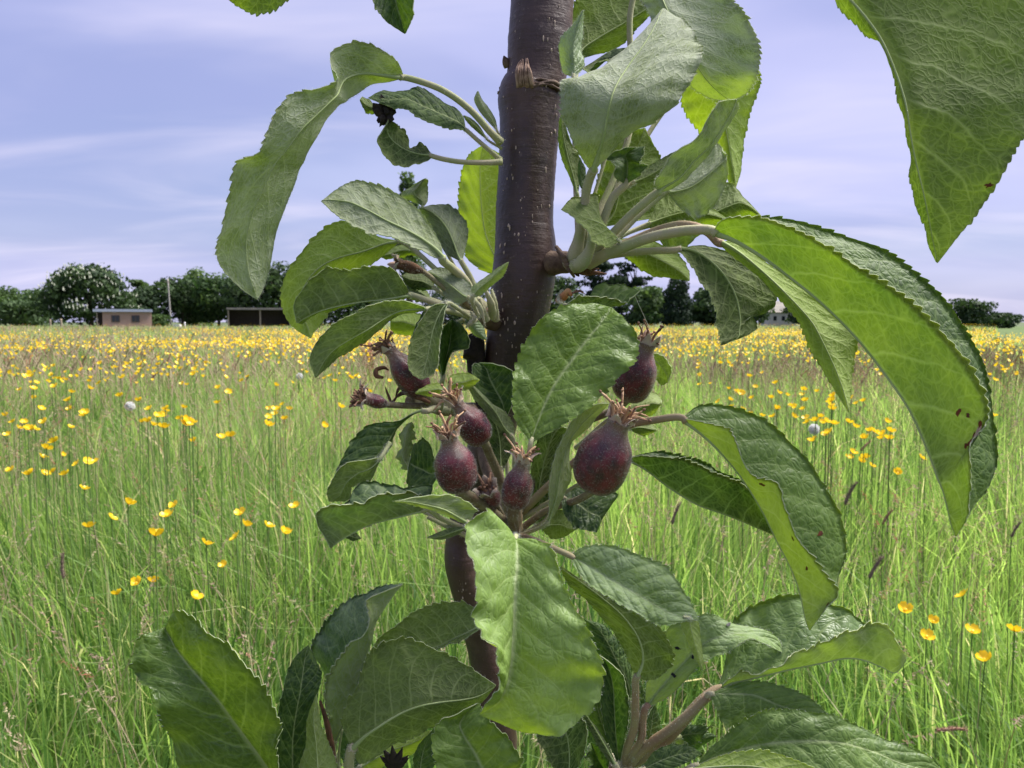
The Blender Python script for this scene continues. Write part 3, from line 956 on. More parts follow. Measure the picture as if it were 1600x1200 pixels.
for (px, yt, ds, wp, fo, fm, lab) in (
    (226, 438, 132, 62, 'mid', 'open', 'thin leafy tree just right of the chestnut crown'),
    (232, 446, 124, 70, 'dark', 'round', 'dark tree between the chestnut and the utility pole'),
    (285, 432, 128, 80, 'dark', 'round', 'dark tree right behind the utility pole'),
    (302, 417, 136, 62, 'light', 'round', 'paler green tree top rising right of the utility pole'),
    (342, 426, 126, 80, 'mid', 'round', 'broad green tree left of the open shelter roof'),
    (392, 424, 122, 78, 'dark', 'round', 'dark tree behind the open timber shelter'),
    (440, 408, 118, 76, 'dark', 'round', 'tall dark tree by the right end of the open shelter'),
    (500, 420, 126, 90, 'dark', 'round', 'dark tree seen below the drooping middle left leaves'),
    (565, 432, 122, 90, 'mid', 'round', 'green tree hidden mostly behind the left fruitlet cluster'),
    (712, 428, 124, 100, 'dark', 'round', 'dark tree glimpsed left of the apple trunk'),
    (880, 432, 128, 80, 'dark', 'round', 'dark tree glimpsed right of the apple trunk'),
    (935, 384, 120, 84, 'conifer', 'open', 'gappy dark tree with sky showing through below the right spur'),
    (990, 388, 124, 76, 'conifer', 'open', 'open dark crown with sky gaps left of the column conifer'),
    (1012, 448, 116, 70, 'mid', 'round', 'green bush tree at the foot of the gappy dark crowns'),
    (1112, 446, 122, 64, 'dark', 'round', 'dark tree between the column conifer and the pale cottage'),
    (1165, 450, 130, 80, 'dark', 'round', 'dark tree left of the pale cottage'),
    (1262, 462, 134, 60, 'dark', 'round', 'dark tree right of the pale cottage'),
    (1322, 470, 140, 70, 'dark', 'round', 'low dark tree hidden mostly behind the long right leaves'),
    ):
    far_tree(px, yt, ds, wp, fo, fm, lab, group=G, n=3400 if fm == 'round' else 2600, base_f=0.06 if fm == 'round' else 0.08)
far_tree(1056, 434, 108, 50, 'conifer', 'column', 'dense dark column shaped conifer at the field edge', name='column_conifer', n=3400, leaf=0.26, base_f=0.02)
far_tree(640, 274, 150, 44, 'mid', 'column', 'tall dark pine whose top peeks above the left leaves', name='tall_pine', n=2600, leaf=0.5, base_f=0.2)
far_tree(1516, 466, 104, 66, 'dark', 'round', 'dark bush left of the two at the right edge', name='bush', cat='bush', base_f=0.02, n=3000, leaf=0.24)
far_tree(1562, 488, 106, 54, 'dark', 'round', 'smaller lower bush of the two at the right edge', name='bush', cat='bush', base_f=0.02, n=1800, leaf=0.24)
far_tree(246, 490, 104, 34, 'mid', 'round', 'small bush against the right end of the brick shed', name='bush', cat='bush', base_f=0.02, n=900, leaf=0.2)

# ------------------------------------------------------------------ shed, shelter, cottage, posts
def px_box(mb, x0, x1, ya, yb, dist, d0, d1, mi=0):
    """box spanning photograph columns x0..x1 and rows ya (top)..yb (bottom) at a distance, from d0 to d1 metres behind it"""
    s = dist / F_PX
    zt = CAM_Z + (503 - ya) * s; zb = max(CAM_Z + (503 - yb) * s, 0.0) if yb > 505 else CAM_Z + (503 - yb) * s
    mb.box(((x0 - 800) * s, dist + d0, zb), ((x1 - 800) * s, dist + d1, zt), mi)

def brick_material():
    m, t, out = new_mat('pink_brick')
    co = t.node('ShaderNodeTexCoord').outputs['Object']
    x, y, z = t.sep(co)
    br = t.node('ShaderNodeTexBrick')
    t.l.new(t.vec(t.m('ADD', x, y), z, 0), br.inputs['Vector'])
    for k, v in (('Color1', (0.33, 0.18, 0.13, 1)), ('Color2', (0.40, 0.24, 0.18, 1)), ('Mortar', (0.42, 0.34, 0.29, 1))):
        br.inputs[k].default_value = v
    br.inputs['Scale'].default_value = 1.0
    br.inputs['Brick Width'].default_value = 0.23; br.inputs['Row Height'].default_value = 0.075; br.inputs['Mortar Size'].default_value = 0.008
    n = t.noise(co, 1.4, 4.0, 0.6)
    c = t.mix(t.m('MULTIPLY', t.ramp(n, 0.4, 0.7), 0.5), br.outputs[0], (0.36, 0.25, 0.22))
    pr = principled(t, Base_Color=c, Roughness=0.9)
    t.l.new(pr.outputs[0], out.inputs[0])
    return m
M_BRICK = brick_material()
M_ROOF = simple('blue_grey_roof', (0.30, 0.33, 0.42), 0.5, 0.4, (0.38, 0.41, 0.5), 3)
M_FRAME = simple('dark_frame', (0.10, 0.07, 0.055), 0.6, 0.3)
M_GLASS = simple('window_glass', (0.02, 0.025, 0.03), 0.08, 0.5)
M_WOOD = simple('weathered_wood', (0.23, 0.18, 0.13), 0.85, 0.2, (0.33, 0.28, 0.22), 6)
M_DARKWOOD = simple('dark_boards', (0.045, 0.036, 0.03), 0.9, 0.2, (0.075, 0.06, 0.05), 5)
M_FELT = simple('roof_felt', (0.16, 0.15, 0.14), 0.8, 0.3, (0.25, 0.22, 0.18), 2)
M_WHITE = simple('white_paint', (0.72, 0.72, 0.72), 0.6, 0.3, (0.6, 0.6, 0.58), 4)

D = 98.0
shed = empty('brick_shed', ground_at(195, D, 0), 'long low pink brick shed with blue grey roof left of the pole', 'shed')
mb = MB(); px_box(mb, 163, 239.5, 487.5, 516, D, 0.0, 4.0)
shed_wall = link('wall', mb.build('shed_wall', [M_BRICK], smooth=False), shed)
mb = MB(); px_box(mb, 149, 241, 483.2, 487.4, D, -0.35, 4.3)
link('roof', mb.build('shed_roof', [M_ROOF], smooth=False), shed)
for xa in (176.5, 207.5):
    mb = MB()
    px_box(mb, xa, xa + 13, 492.6, 493.6, D, -0.05, 0.02); px_box(mb, xa, xa + 13, 502.4, 503.4, D, -0.05, 0.02)
    px_box(mb, xa, xa + 1.1, 493.6, 502.4, D, -0.05, 0.02); px_box(mb, xa + 11.9, xa + 13, 493.6, 502.4, D, -0.05, 0.02); px_box(mb, xa + 6, xa + 7, 493.6, 502.4, D, -0.05, 0.02)
    wn = link('window', mb.build('shed_window', [M_FRAME], smooth=False), shed)
    mb = MB(); px_box(mb, xa + 1.1, xa + 11.9, 493.6, 502.4, D, -0.022, 0.012)
    link('pane', mb.build('shed_pane', [M_GLASS], smooth=False), wn)
mb = MB(); px_box(mb, 154, 155.6, 487.4, 516, D, -0.1, 0.05); link('porch_post', mb.build('porch_post', [M_WOOD], smooth=False), shed)
mb = MB(); px_box(mb, 155, 162.9, 487.4, 516, D, 2.4, 2.5); link('porch_back', mb.build('porch_back', [M_DARKWOOD], smooth=False), shed)

shed.rotation_euler = (0, 0, R(26.5)); shed.scale = (0.9, 1, 1)

D = 102.0
sh = empty('open_shelter', ground_at(405, D, 0), 'open fronted dark timber field shelter with low roof', 'shelter')
mb = MB(); px_box(mb, 356, 458, 481, 484.2, D, -0.3, 3.6); link('roof', mb.build('shelter_roof', [M_FELT], smooth=False), sh)
mb = MB(); px_box(mb, 358, 456, 484.3, 516, D, 3.0, 3.1); link('back_wall', mb.build('shelter_back', [M_DARKWOOD], smooth=False), sh)
for xa in (358, 455):
    mb = MB(); px_box(mb, xa, xa + 1.2, 484.3, 516, D, 0.15, 2.98); link('side_wall', mb.build('shelter_side', [M_DARKWOOD], smooth=False), sh)
for xa in (357.5, 407, 454.5):
    mb = MB(); px_box(mb, xa, xa + 2.2, 484.3, 516, D, -0.05, 0.13); link('post', mb.build('shelter_post', [M_WOOD], smooth=False), sh)

sh.rotation_euler = (0, 0, R(18)); sh.scale = (0.94, 1, 1)

D = 142.0
ct = empty('cottage', ground_at(1222, D, 0), 'pale distant cottage between dark trees right of the apple plant', 'cottage')
mb = MB(); px_box(mb, 1200, 1242, 488, 513.5, D, 0, 6); link('wall', mb.build('cottage_wall', [simple('pale_render', (0.5, 0.48, 0.45), 0.9, 0.2)], smooth=False), ct)
s = D / F_PX
x0, x1 = (1197 - 800) * s, (1245 - 800) * s; z0 = CAM_Z + (503 - 488.2) * s + 0.02; z1 = CAM_Z + (503 - 470) * s
V = [(x0, D - .4, z0), (x1, D - .4, z0), (x1, D + 6.4, z0), (x0, D + 6.4, z0), (x0 + .3, D + 3, z1), (x1 - .3, D + 3, z1)]
mb = MB(); mb.add(V, [(0,1,5,4),(2,3,4,5),(0,3,2,1)], [(1,2,5),(3,0,4)]); link('roof', mb.build('cottage_roof', [M_FELT], smooth=False), ct)
for xa in (1207, 1220, 1232):
    mb = MB(); px_box(mb, xa, xa + 5, 494, 501, D, -0.04, 0.03); link('window', mb.build('cottage_window', [M_GLASS], smooth=False), ct)

pole = empty('utility_pole', ground_at(265, 106, 0), 'slim grey wooden utility pole between shed and shelter', 'pole')
hp = CAM_Z + (503 - 436) / F_PX * 106
p = ground_at(265, 106, 0)
mb = MB(); mb.tube(np.stack([np.full(6, p[0]) + np.linspace(0.35, 0, 6) * 0.6, np.full(6, p[1]), np.linspace(0, hp, 6)], -1), np.linspace(0.13, 0.08, 6), 8)
link('shaft', mb.build('pole_shaft', [simple('grey_pole', (0.30, 0.28, 0.26), 0.9, 0.2)]), pole)
mb = MB(); mb.box((p[0] - 0.35, p[1] - 0.16, hp - 0.5), (p[0] + 0.35, p[1] - 0.085, hp - 0.4)); link('crossarm', mb.build('pole_crossarm', [M_WOOD], smooth=False), pole)

def post(px, ya, dist, wpx, mat, label, cat='post', name='fence_post', group=None, cap=True, lean=0.0):
    p = ground_at(px, dist, 0); h = CAM_Z + (503 - ya) / F_PX * dist; r_ = wpx / F_PX * dist / 2
    root = empty(name, p, label, cat, group)
    mb = MB(); s = np.linspace(0, 1, 6)
    mb.tube(np.stack([p[0] + lean * s, p[1] + 0 * s, h * s], -1), r_ * np.array([1.05, 1, 0.98, 0.97, 0.95, 0.8]), 8)
    link('shaft', mb.build(name + '_shaft', [mat]), root)
post(1557, 527, 26, 6.5, simple('old_post', (0.055, 0.045, 0.035), 0.9, 0.2, (0.11, 0.09, 0.07), 20), 'dark leaning fence post at the rough edge far right', lean=0.04)
post(62, 514, 34, 3.0, simple('pale_stake', (0.42, 0.36, 0.26), 0.9, 0.2), 'pale thin stake standing in the grass at the far left')
post(79, 499, 104, 3.0, M_WOOD, 'pale gate post left of the brick shed, left one of two')
post(96, 498, 104, 3.2, M_WOOD, 'pale gate post left of the brick shed, right one of two')
post(289, 503, 100, 2.6, M_WHITE, 'short white post right of the white trough')
tr = empty('water_trough', ground_at(277, 100, 0), 'white water trough in the field right of the utility pole', 'trough')
mb = MB(); px_box(mb, 272.5, 281.5, 507, 514, 100, 0, 0.08); px_box(mb, 272.5, 281.5, 507, 514, 100, 0.62, 0.7); px_box(mb, 272.5, 273.4, 507.05, 514, 100, 0.081, 0.619); px_box(mb, 280.6, 281.5, 507.05, 514, 100, 0.081, 0.619)
link('basin', mb.build('trough_basin', [M_WHITE], smooth=False), tr)
mb = MB(); px_box(mb, 273.4, 280.6, 508.5, 509, 100, 0.081, 0.619); link('water', mb.build('trough_water', [M_GLASS], smooth=False), tr)
# ------------------------------------------------------------------ the young apple tree
TREE = empty('apple_tree', at(800, 2600, 0.36) * np.array([1, 1, 0]), 'young apple tree with dark trunk, drooping green leaves and purple fruitlets in the foreground', 'tree')

C0 = (0, 0, 1.0); C1 = (320, 0, 3.158); C2 = (760, 0, 3.158); C3 = (420, 260, 3.333); C4 = (840, 280, 3.53); C5 = (480, 500, 3.333)
C6 = (760, 560, 4.0); C7 = (960, 600, 3.0); C8 = (1080, 0, 2.858); D1 = (180, 880, 3.75); D2 = (440, 820, 3.158); D3 = (700, 780, 2.857)
D4 = (880, 860, 2.857); D5 = (1080, 320, 2.222); E1 = (860, 60, 4.0); E2 = (840, 900, 4.0); E3 = (420, 960, 5.0); E4 = (600, 480, 4.615)

def cp(crop, x, y):
    return crop[0] + x / crop[2], crop[1] + y / crop[2]

def norm(v):
    return v / np.maximum(np.linalg.norm(v, axis=-1, keepdims=True), 1e-12)

N_LEAF = [0]
def leaf(crop, Z, st, face, mz=(0, 0), az=None, bz=None, bulge=0.10, pet=None, pr=(3.4, 2.6), tone=0.5, wool=0.25, gloss=0.3,
         fold=False, teeth=1.0, wave=0.6, pink=False, label=None, mats=None, tone_up=None):
    """A leaf through stations base -> tip; every station is (left margin, midrib, right margin) as seen travelling from base to tip,
    placed by where it stands in the view and how deep (cm offsets from Z).  face: which side, U(nder) or T(op), meets the eye."""
    k = N_LEAF[0]; N_LEAF[0] += 1
    rl = np.random.default_rng(900 + k)
    n = len(st)
    dflt = 0.7 if face == 'U' else -0.7
    az = dflt if az is None else az
    bz = dflt if bz is None else bz
    rows = []
    for i, s in enumerate(st):
        f = i / (n - 1)
        base_dz = np.interp(f, np.linspace(0, 1, len(mz)), mz)
        prof = math.sin(math.pi * min(max(f, 0.0), 1.0)) ** 0.6 if 0 < f < 1 else 0.0
        if not isinstance(s[0], tuple):
            s = (s, s, s); prof = 0.0
        row = []
        for c, off in zip(s, (az, 0.0, bz)):
            x, y = cp(crop, c[0], c[1])
            dz = base_dz + off * prof + (c[2] if len(c) > 2 else 0.0)
            row.append(at(x, y, Z + dz / 100.0))
        rows.append(row)
    S = np.array(rows)                                        # n,3,3
    d = np.linalg.norm(np.diff(S, axis=0), axis=2)
    ch = np.maximum(d.mean(axis=1), 1e-4)
    ch = np.sqrt(ch * ch.mean())
    sp = np.concatenate([[0], np.cumsum(ch)])
    length = np.linalg.norm(np.diff(S[:, 1], axis=0), axis=1).sum()
    nt = int(np.clip(length / 0.0023, 8, 50))
    nu = nt * 4 + 1
    q = np.linspace(0, sp[-1], nu)
    flat_ = hermite(sp, S.reshape(n, 9), q).reshape(nu, 3, 3)
    A, Mi, B = flat_[:, 0], flat_[:, 1], flat_[:, 2]
    u = np.linspace(0, 1, nu)
    sg = 1.0 if face == 'T' else -1.0
    K = 9
    vv = np.linspace(-1, 1, 2 * K + 1)
    vv = np.sign(vv) * np.abs(vv) ** 0.9
    P = np.zeros((nu, 2 * K + 1, 3))
    for side, E in ((-1, A), (1, B)):
        du = np.gradient((Mi + E) / 2, axis=0)
        dv = (Mi - A) if side < 0 else (B - Mi)
        nn_ = norm(np.cross(dv, du)) * sg
        # smooth the direction along the leaf
        for _ in range(3):
            nn_[1:-1] = norm(nn_[:-2] + nn_[1:-1] * 2 + nn_[2:])
        wd = np.linalg.norm(dv, axis=1, keepdims=True)
        Ct = (Mi + E) / 2 + nn_ * bulge * wd
        for j, v in enumerate(vv):
            if (side < 0 and v < 0) or (side > 0 and v >= 0):
                s = abs(v)
                P[:, j] = (1 - s) ** 2 * Mi + 2 * s * (1 - s) * Ct + s * s * E
    def normals(P):
        dv = np.gradient(P, axis=1); du = np.gradient(P, axis=0)
        Nn = norm(np.cross(dv, du)) * sg
        for _ in range(2):
            Nn[1:-1] = norm(Nn[:-2] + Nn[1:-1] * 2 + Nn[2:])
        return Nn
    Nr = normals(P)
    env = np.clip(np.minimum(u * 9, (1 - u) * 9), 0, 1)
    sabs = np.abs(vv)[None, :]
    # ruffled margin, quilting between the side veins
    ph = rl.uniform(0, 6.28, 4)
    fr = rl.uniform(2.2, 4.2, 2)
    ruff = np.where(vv[None, :] < 0, np.sin(6.28 * fr[0] * u[:, None] + ph[0]), np.sin(6.28 * fr[1] * u[:, None] + ph[1]))
    ruff = ruff + 0.5 * np.where(vv[None, :] < 0, np.sin(6.28 * 2.7 * fr[0] * u[:, None] + ph[2]), np.sin(6.28 * 2.6 * fr[1] * u[:, None] + ph[3]))
    tv = (u[:, None] - 0.15 * sabs - 0.07 * sabs ** 2 + 0.028 * np.sign(vv)[None, :]) * 8.5
    quilt = -np.cos(2 * np.pi * (tv - 0.5)) * 0.5
    hw = np.maximum(np.linalg.norm(A - Mi, axis=1), np.linalg.norm(B - Mi, axis=1))
    sc = np.clip(hw / 0.018, 0.15, 1.0)[:, None]
    disp = (wave * 0.0010 * ruff * sabs ** 2 + 0.00045 * quilt * sabs ** 0.5 * (1 - 0.5 * sabs)) * env[:, None] * sc
    P = P + Nr * disp[..., None]
    # teeth
    ft = (np.arange(nu) % 4) / 4.0
    ta, tb = teeth if isinstance(teeth, tuple) else (teeth, teeth)
    for (e, inn, teeth) in ((0, 1, ta), (-1, -2, tb)):
        dirn = norm(P[:, e] - P[:, inn])
        saw = np.array([0.0, 0.45, 0.85, 1.0])[(np.arange(nu) % 4)] * rl.uniform(0.15, 1.35, nt + 1).repeat(4)[:nu]
        tipw = norm(np.gradient(P[:, e], axis=0))
        amp = 0.00095 * teeth * env * np.clip(sc[:, 0] * 1.3, 0, 1)
        P[:, e] += dirn * (saw * amp)[:, None] + tipw * (saw * amp * 0.6)[:, None]
    Nr = normals(P)
    th = 0.00034
    top, bot = P, P - Nr * th
    nv = 2 * K + 1
    idx = np.arange(nu * nv).reshape(nu, nv)
    q0 = np.stack([idx[:-1, :-1], idx[:-1, 1:], idx[1:, 1:], idx[1:, :-1]], -1).reshape(-1, 4)
    off = nu * nv
    if face == 'T':
        QT, QB = q0, q0[:, ::-1] + off
    else:
        QT, QB = q0[:, ::-1], q0 + off
    rim = []
    for e in (0, nv - 1):
        a, b = idx[:-1, e], idx[1:, e]
        r_ = np.stack([a, b, b + off, a + off], -1)
        if (e == 0) != (face == 'T'): r_ = r_[:, ::-1]
        rim.append(r_[:, ::-1])
    rim = np.concatenate(rim)
    # downy margin
    nh = int(length * 9000 * (0.35 + wool))
    ui = rl.integers(1, nu - 1, nh); ee = rl.choice([0, nv - 1], nh)
    inn = np.where(ee == 0, 1, nv - 2)
    base = P[ui, ee] + (P[np.minimum(ui + 1, nu - 1), ee] - P[ui, ee]) * rl.random((nh, 1))
    hd = norm(P[ui, ee] - P[ui, inn]) + rl.normal(0, 0.55, (nh, 3))
    HV, HT = hairs(base, hd, rl.uniform(0.0003, 0.0010, nh) * (0.5 + wool), 0.00003)
    V = np.concatenate([top.reshape(-1, 3), bot.reshape(-1, 3), HV])
    uu = np.repeat(u[:, None], nv, 1); v2 = np.repeat(((vv + 1) / 2)[None, :], nu, 0)
    acr = np.concatenate([np.zeros((nu, 1)), np.cumsum(np.linalg.norm(np.diff(P, axis=1), axis=2), axis=1)], 1)
    acr = (acr - acr[:, K:K + 1]) * 100
    cmu = np.stack([uu * length * 100, acr], -1).reshape(-1, 2)
    luv = np.stack([uu, v2], -1).reshape(-1, 2)
    z2 = np.zeros((len(HV), 2))
    me = make_mesh('leaf', V, [QT, QB, rim, HT + 2 * off], mats or [M_UP, M_UN, M_RIM, M_HAIR], [0, 1, 2, 3],
                   uvs={'leaf': np.concatenate([luv, luv, z2]), 'cm': np.concatenate([cmu, cmu, z2])})
    if fold:
        ev = np.zeros(len(me.edges) * 2, np.int32); me.edges.foreach_get('vertices', ev)
        ev = ev.reshape(-1, 2)
        on = lambda a: (a < 2 * off) & ((a % off) % nv == K)
        sh_ = me.attributes.new('sharp_edge', 'BOOLEAN', 'EDGE')
        sh_.data.foreach_set('value', on(ev[:, 0]) & on(ev[:, 1]))
    o = link('leaf', me, TREE, label=label)
    o['tone'] = float(tone); o['tone_up'] = float(tone if tone_up is None else tone_up); o['wool'] = float(wool); o['gloss'] = float(gloss); o['seed'] = float(rl.random())
    # midrib standing out below
    zb = np.linalg.norm(S[0, 1] - CO)
    rb = pr[1] / F_PX * zb
    rr = rb * (0.34 + 0.5 * np.exp(-u * 12)) * (1 - 0.85 * u ** 0.9)
    Pm = Mi - Nr[:, K] * (th + 0) - Nr[:, K] * (rr * 0.35)[:, None]
    step = max(1, nu // 40)
    sel = np.unique(np.concatenate([np.arange(0, nu, step), [nu - 1]]))
    mb = MB(); mb.tube(Pm[sel], rr[sel], 8)
    link('midrib', mb.build('midrib', [M_RIB]), o)
    if pet:
        pts = [at(*p) for p in pet] + [Mi[0], Mi[min(3, nu - 1)] - Nr[3, K] * rb * 0.5]
        Pp = spline(pts, 30)
        rp = np.linspace(pr[0], pr[1], 30) / F_PX * np.linspace(pet[0][2], zb, 30)
        rp = rp * (1 + 0.35 * np.exp(-np.linspace(0, 9, 30)))
        Vt, Qt, Tt = tube_arrays(Pp, rp, 10)
        mb = MB(); mb.add(Vt, Qt, Tt, 0)
        nh = 420
        ri = rl.integers(0, len(Pp) * 10, nh)
        c = Pp[ri // 10]
        HV, HT = hairs(Vt[ri] + rl.normal(0, 0.0002, (nh, 3)), (Vt[ri] - c) / rp.mean() + rl.normal(0, 0.5, (nh, 3)), rl.uniform(0.0004, 0.0011, nh), 0.00003)
        mb.add(HV, tris=HT, mi=1)
        link('petiole', mb.build('petiole', [M_PETPINK if pink else M_PET, M_HAIR]), o)
    return dict(o=o, P=P, N=Nr, nu=nu, nv=nv, K=K, th=th)

def spot(L, u, v, r, mat, upper, name='spot'):
    """small flat blemish lying on the leaf; u along 0..1, v across -1..1, r in metres"""
    P, Nr = L['P'], L['N']
    rl = np.random.default_rng(int(u * 1000 + v * 77 + 500))
    ui = int(np.clip(u * (L['nu'] - 1), 2, L['nu'] - 3)); vi = int(np.clip((v + 1) / 2 * (L['nv'] - 1), 1, L['nv'] - 2))
    c = P[ui, vi]; nrm = Nr[ui, vi]
    off = nrm * 0.00022 if upper else -nrm * (L['th'] + 0.00022)
    a = norm(P[ui, vi + 1] - P[ui, vi - 1]); b = np.cross(nrm, a)
    k = 14
    ang = np.arange(k) / k * 6.283
    rad = r * (1 + rl.normal(0, 0.22, k)) * (1 + 0.4 * np.cos(ang * 2 + rl.uniform(0, 3)))
    ring = c + off + np.outer(np.cos(ang) * rad, a) + np.outer(np.sin(ang) * rad, b)
    hi = (nrm if upper else -nrm) * 0.00010
    V = np.vstack([ring, c + off + hi])
    T = [(i, (i + 1) % k, k) for i in range(k)]
    mb = MB(); mb.add(V, tris=T)
    link(name, mb.build(name, [mat]), L['o'])

# ---------------------------------------------------------------- trunk
tp = np.array([  # x, y, depth, half width px
 (868, -420, 0.320, 46), (858, -200, 0.320, 47), (847, 0, 0.320, 49), (842, 70, 0.320, 49), (836, 128, 0.320, 47), (829, 150, 0.320, 51), (828, 185, 0.320, 48), (824, 260, 0.320, 45),
 (820, 340, 0.320, 45), (822, 400, 0.320, 49), (818, 440, 0.320, 49), (809, 500, 0.321, 46), (797, 560, 0.323, 40), (778, 640, 0.327, 35), (752, 740, 0.333, 32),
 (722, 840, 0.34, 25), (722, 880, 0.34, 27), (736, 940, 0.342, 25), (757, 1010, 0.344, 27), (772, 1080, 0.345, 29), (782, 1300, 0.35, 31), (790, 1800, 0.355, 33), (800, 2600, 0.36, 40)])
pts = np.array([at(*r[:3]) for r in tp])
pts[-1][2] = -0.02; pts[-1][1] = 0.37
radm = tp[:, 3] / F_PX * tp[:, 2]
TC = spline(np.hstack([pts, radm[:, None]]), 420)
Ptr, rtr = TC[:, :3], TC[:, 3]
rtr = rtr * (1 + 0.006 * np.sin(np.arange(420) * 0.23) + 0.003 * RNG.normal(size=420))
Vt, Qt, Tt = tube_arrays(Ptr, rtr, 40)
ang = np.tile(np.arange(40), 420)
bumpy = 1 + 0.02 * np.sin(ang * 0.47 + np.repeat(np.arange(420), 40) * 0.05) + RNG.normal(0, 0.004, len(ang))
ctr = np.repeat(Ptr, 40, 0)
Vt[:len(ang)] = ctr + (Vt[:len(ang)] - ctr) * bumpy[:, None]
mb = MB(); mb.add(Vt, Qt, Tt)
TRUNK = link('trunk', mb.build('trunk', [M_BARK]), TREE, label='dark purplish brown bark speckled with pale lenticels')

def on_trunk(px, py):
    """nearest trunk surface point seen at a pixel, and its outward normal"""
    c = Ptr; r_ = rtr
    o_ = CO; dv = norm(at(px, py, 1.0) - CO)
    best = None
    for z in np.linspace(0.24, 0.345, 240):
        p = at(px, py, z)
        d = np.linalg.norm(c - p, axis=1) - r_
        i = int(np.argmin(d))
        if d[i] < 0.00015:
            return p, norm(p - c[i])
    d = np.linalg.norm(c - at(px, py, 0.32), axis=1); i = int(np.argmin(d))
    nrm = norm(at(px, py, 0.32) - c[i])
    return c[i] + nrm * r_[i], nrm

# lenticels, one joined part
mb = MB()
def lenticel(px, py, a=1.0):
    p, nrm = on_trunk(px, py)
    up = norm(np.array([0, 0, 1.0]) - nrm * nrm[2]); sd = np.cross(nrm, up)
    a = a * random.uniform(0.5, 1.7); q_ = random.uniform(0.5, 1.2)
    w0, h0 = 0.00038 * a * q_, 0.0008 * a / q_ ** 0.5
    k = 8; an = np.arange(k) / k * 6.283
    V = np.vstack([p + np.outer(np.cos(an) * w0, sd) + np.outer(np.sin(an) * h0, up) - nrm * 0.0002, p + nrm * 0.0004])
    mb.add(V, tris=[(i, (i + 1) % k, k) for i in range(k)])
for (x, y) in ((838, 225), (843, 232), (806, 230), (812, 238), (823, 234), (830, 238), (799, 258), (842, 243), (853, 264), (800, 273), (801, 278), (840, 297), (813, 313), (815, 325), (846, 322),
               (842, 332), (832, 338), (832, 347), (794, 352), (796, 356), (823, 355), (820, 362), (804, 366), (810, 366), (847, 140), (849, 60), (862, 78), (812, 78), (800, 170), (870, 180), (868, 205)):
    lenticel(x, y)
for _ in range(90):
    y = random.uniform(5, 560); i = int(np.argmin(np.abs(tp[:, 1] - y)))
    cx_ = np.interp(y, tp[:, 1], tp[:, 0]); hw_ = np.interp(y, tp[:, 1], tp[:, 3])
    lenticel(cx_ + random.uniform(-0.85, 0.85) * hw_, y, random.uniform(0.4, 0.85))
for _ in range(14):
    y = random.uniform(850, 940); lenticel(np.interp(y, tp[:, 1], tp[:, 0]) + random.uniform(-18, 18), y, random.uniform(0.4, 0.9))
link('lenticels', mb.build('lenticels', [M_LENT]), TRUNK, kind='stuff')

# ring scar with the dried stub above it
mb = MB()
for k, (dy, amp) in enumerate(((0, 1.0), (5, 0.8), (-4, 0.6))):
    an = np.linspace(math.pi * 0.98, math.pi * 2.02, 30)
    i = int(np.argmin(np.abs(np.array([600 - (np.dot(p - CO, CU) / np.dot(p - CO, CF)) * F_PX for p in Ptr]) - (139 + dy))))
    T_, N_, B_ = frames(Ptr)
    Pr_ = Ptr[i] + np.stack([np.cos(an) * (rtr[i] + 0.0002), np.sin(an) * (rtr[i] + 0.0002), 0.0007 * np.sin(an * 5 + k) + 0.0016 * np.sin(an)], -1)
    mb.tube(Pr_, 0.0008 * amp * (0.6 + RNG.random(30)), 6)
link('ring_scar', mb.build('ring_scar', [M_SPUR]), TRUNK)
mb = MB()
for k in range(26):
    x0 = 820 + random.uniform(-13, 12); x1 = 820 + (x0 - 820) * random.uniform(0.35, 0.7); yb = 136 + random.uniform(-3, 2); yt = 88 + random.uniform(-5, 14) + abs(x0 - 820) * 0.9
    a_, na = on_trunk(x0, yb); b_, nb = on_trunk(x1, yt)
    ml = (a_ + b_) / 2 + (na + nb) / 2 * random.uniform(0.001, 0.0035)
    mb.tube(spline([a_, ml, b_ + nb * 0.0012], 7), np.array([0.9, 1, 1, 0.9, 0.8, 0.6, 0.25]) * random.uniform(0.0004, 0.0008), 5)
link('dried_stub', mb.build('dried_stub', [simple('dry_fibre', (0.16, 0.10, 0.07), 0.85, 0.2, (0.36, 0.25, 0.19), 500)]), TRUNK, label='fibrous dried brown stub on the front of the trunk')
for (x, y, dx, dy, r_) in ((790, 105, -3, -18, 7), (872, 155, 4, 3, 6)):
    mb = MB(); a_ = at(x + 4, y, 0.318); b_ = at(x + dx, y + dy, 0.316)
    mb.tube(spline([a_, (a_ + b_) / 2, b_], 6), np.array([0.9, 1, 0.95, 0.8, 0.5, 0.1]) * r_ / F_PX * 0.318, 8)
    link('bud', mb.build('bud', [M_SPUR]), TRUNK)

# ---------------------------------------------------------------- spurs
def stem(name, ps, rs, mat, seg=10, n=26, parent=None, hair=0, label=None):
    P = spline([at(*p) for p in ps], n)
    zs = np.interp(np.linspace(0, 1, n), np.linspace(0, 1, len(ps)), [p[2] for p in ps])
    r_ = np.interp(np.linspace(0, 1, n), np.linspace(0, 1, len(rs)), rs) / F_PX * zs
    r_ = r_ * (1 + 0.04 * np.sin(np.arange(n) * 0.9 + len(ps)))
    V, Q, T = tube_arrays(P, r_, seg)
    mb = MB(); mb.add(V, Q, T)
    if hair:
        ri = RNG.integers(0, n * seg, hair)
        HV, HT = hairs(V[ri], norm(V[ri] - P[ri // seg]) + RNG.normal(0, 0.5, (hair, 3)), RNG.uniform(0.0004, 0.001, hair), 0.00003)
        mb.add(HV, tris=HT, mi=1)
    return link(name, mb.build(name, [mat, M_HAIR]), parent or TREE, label=label)

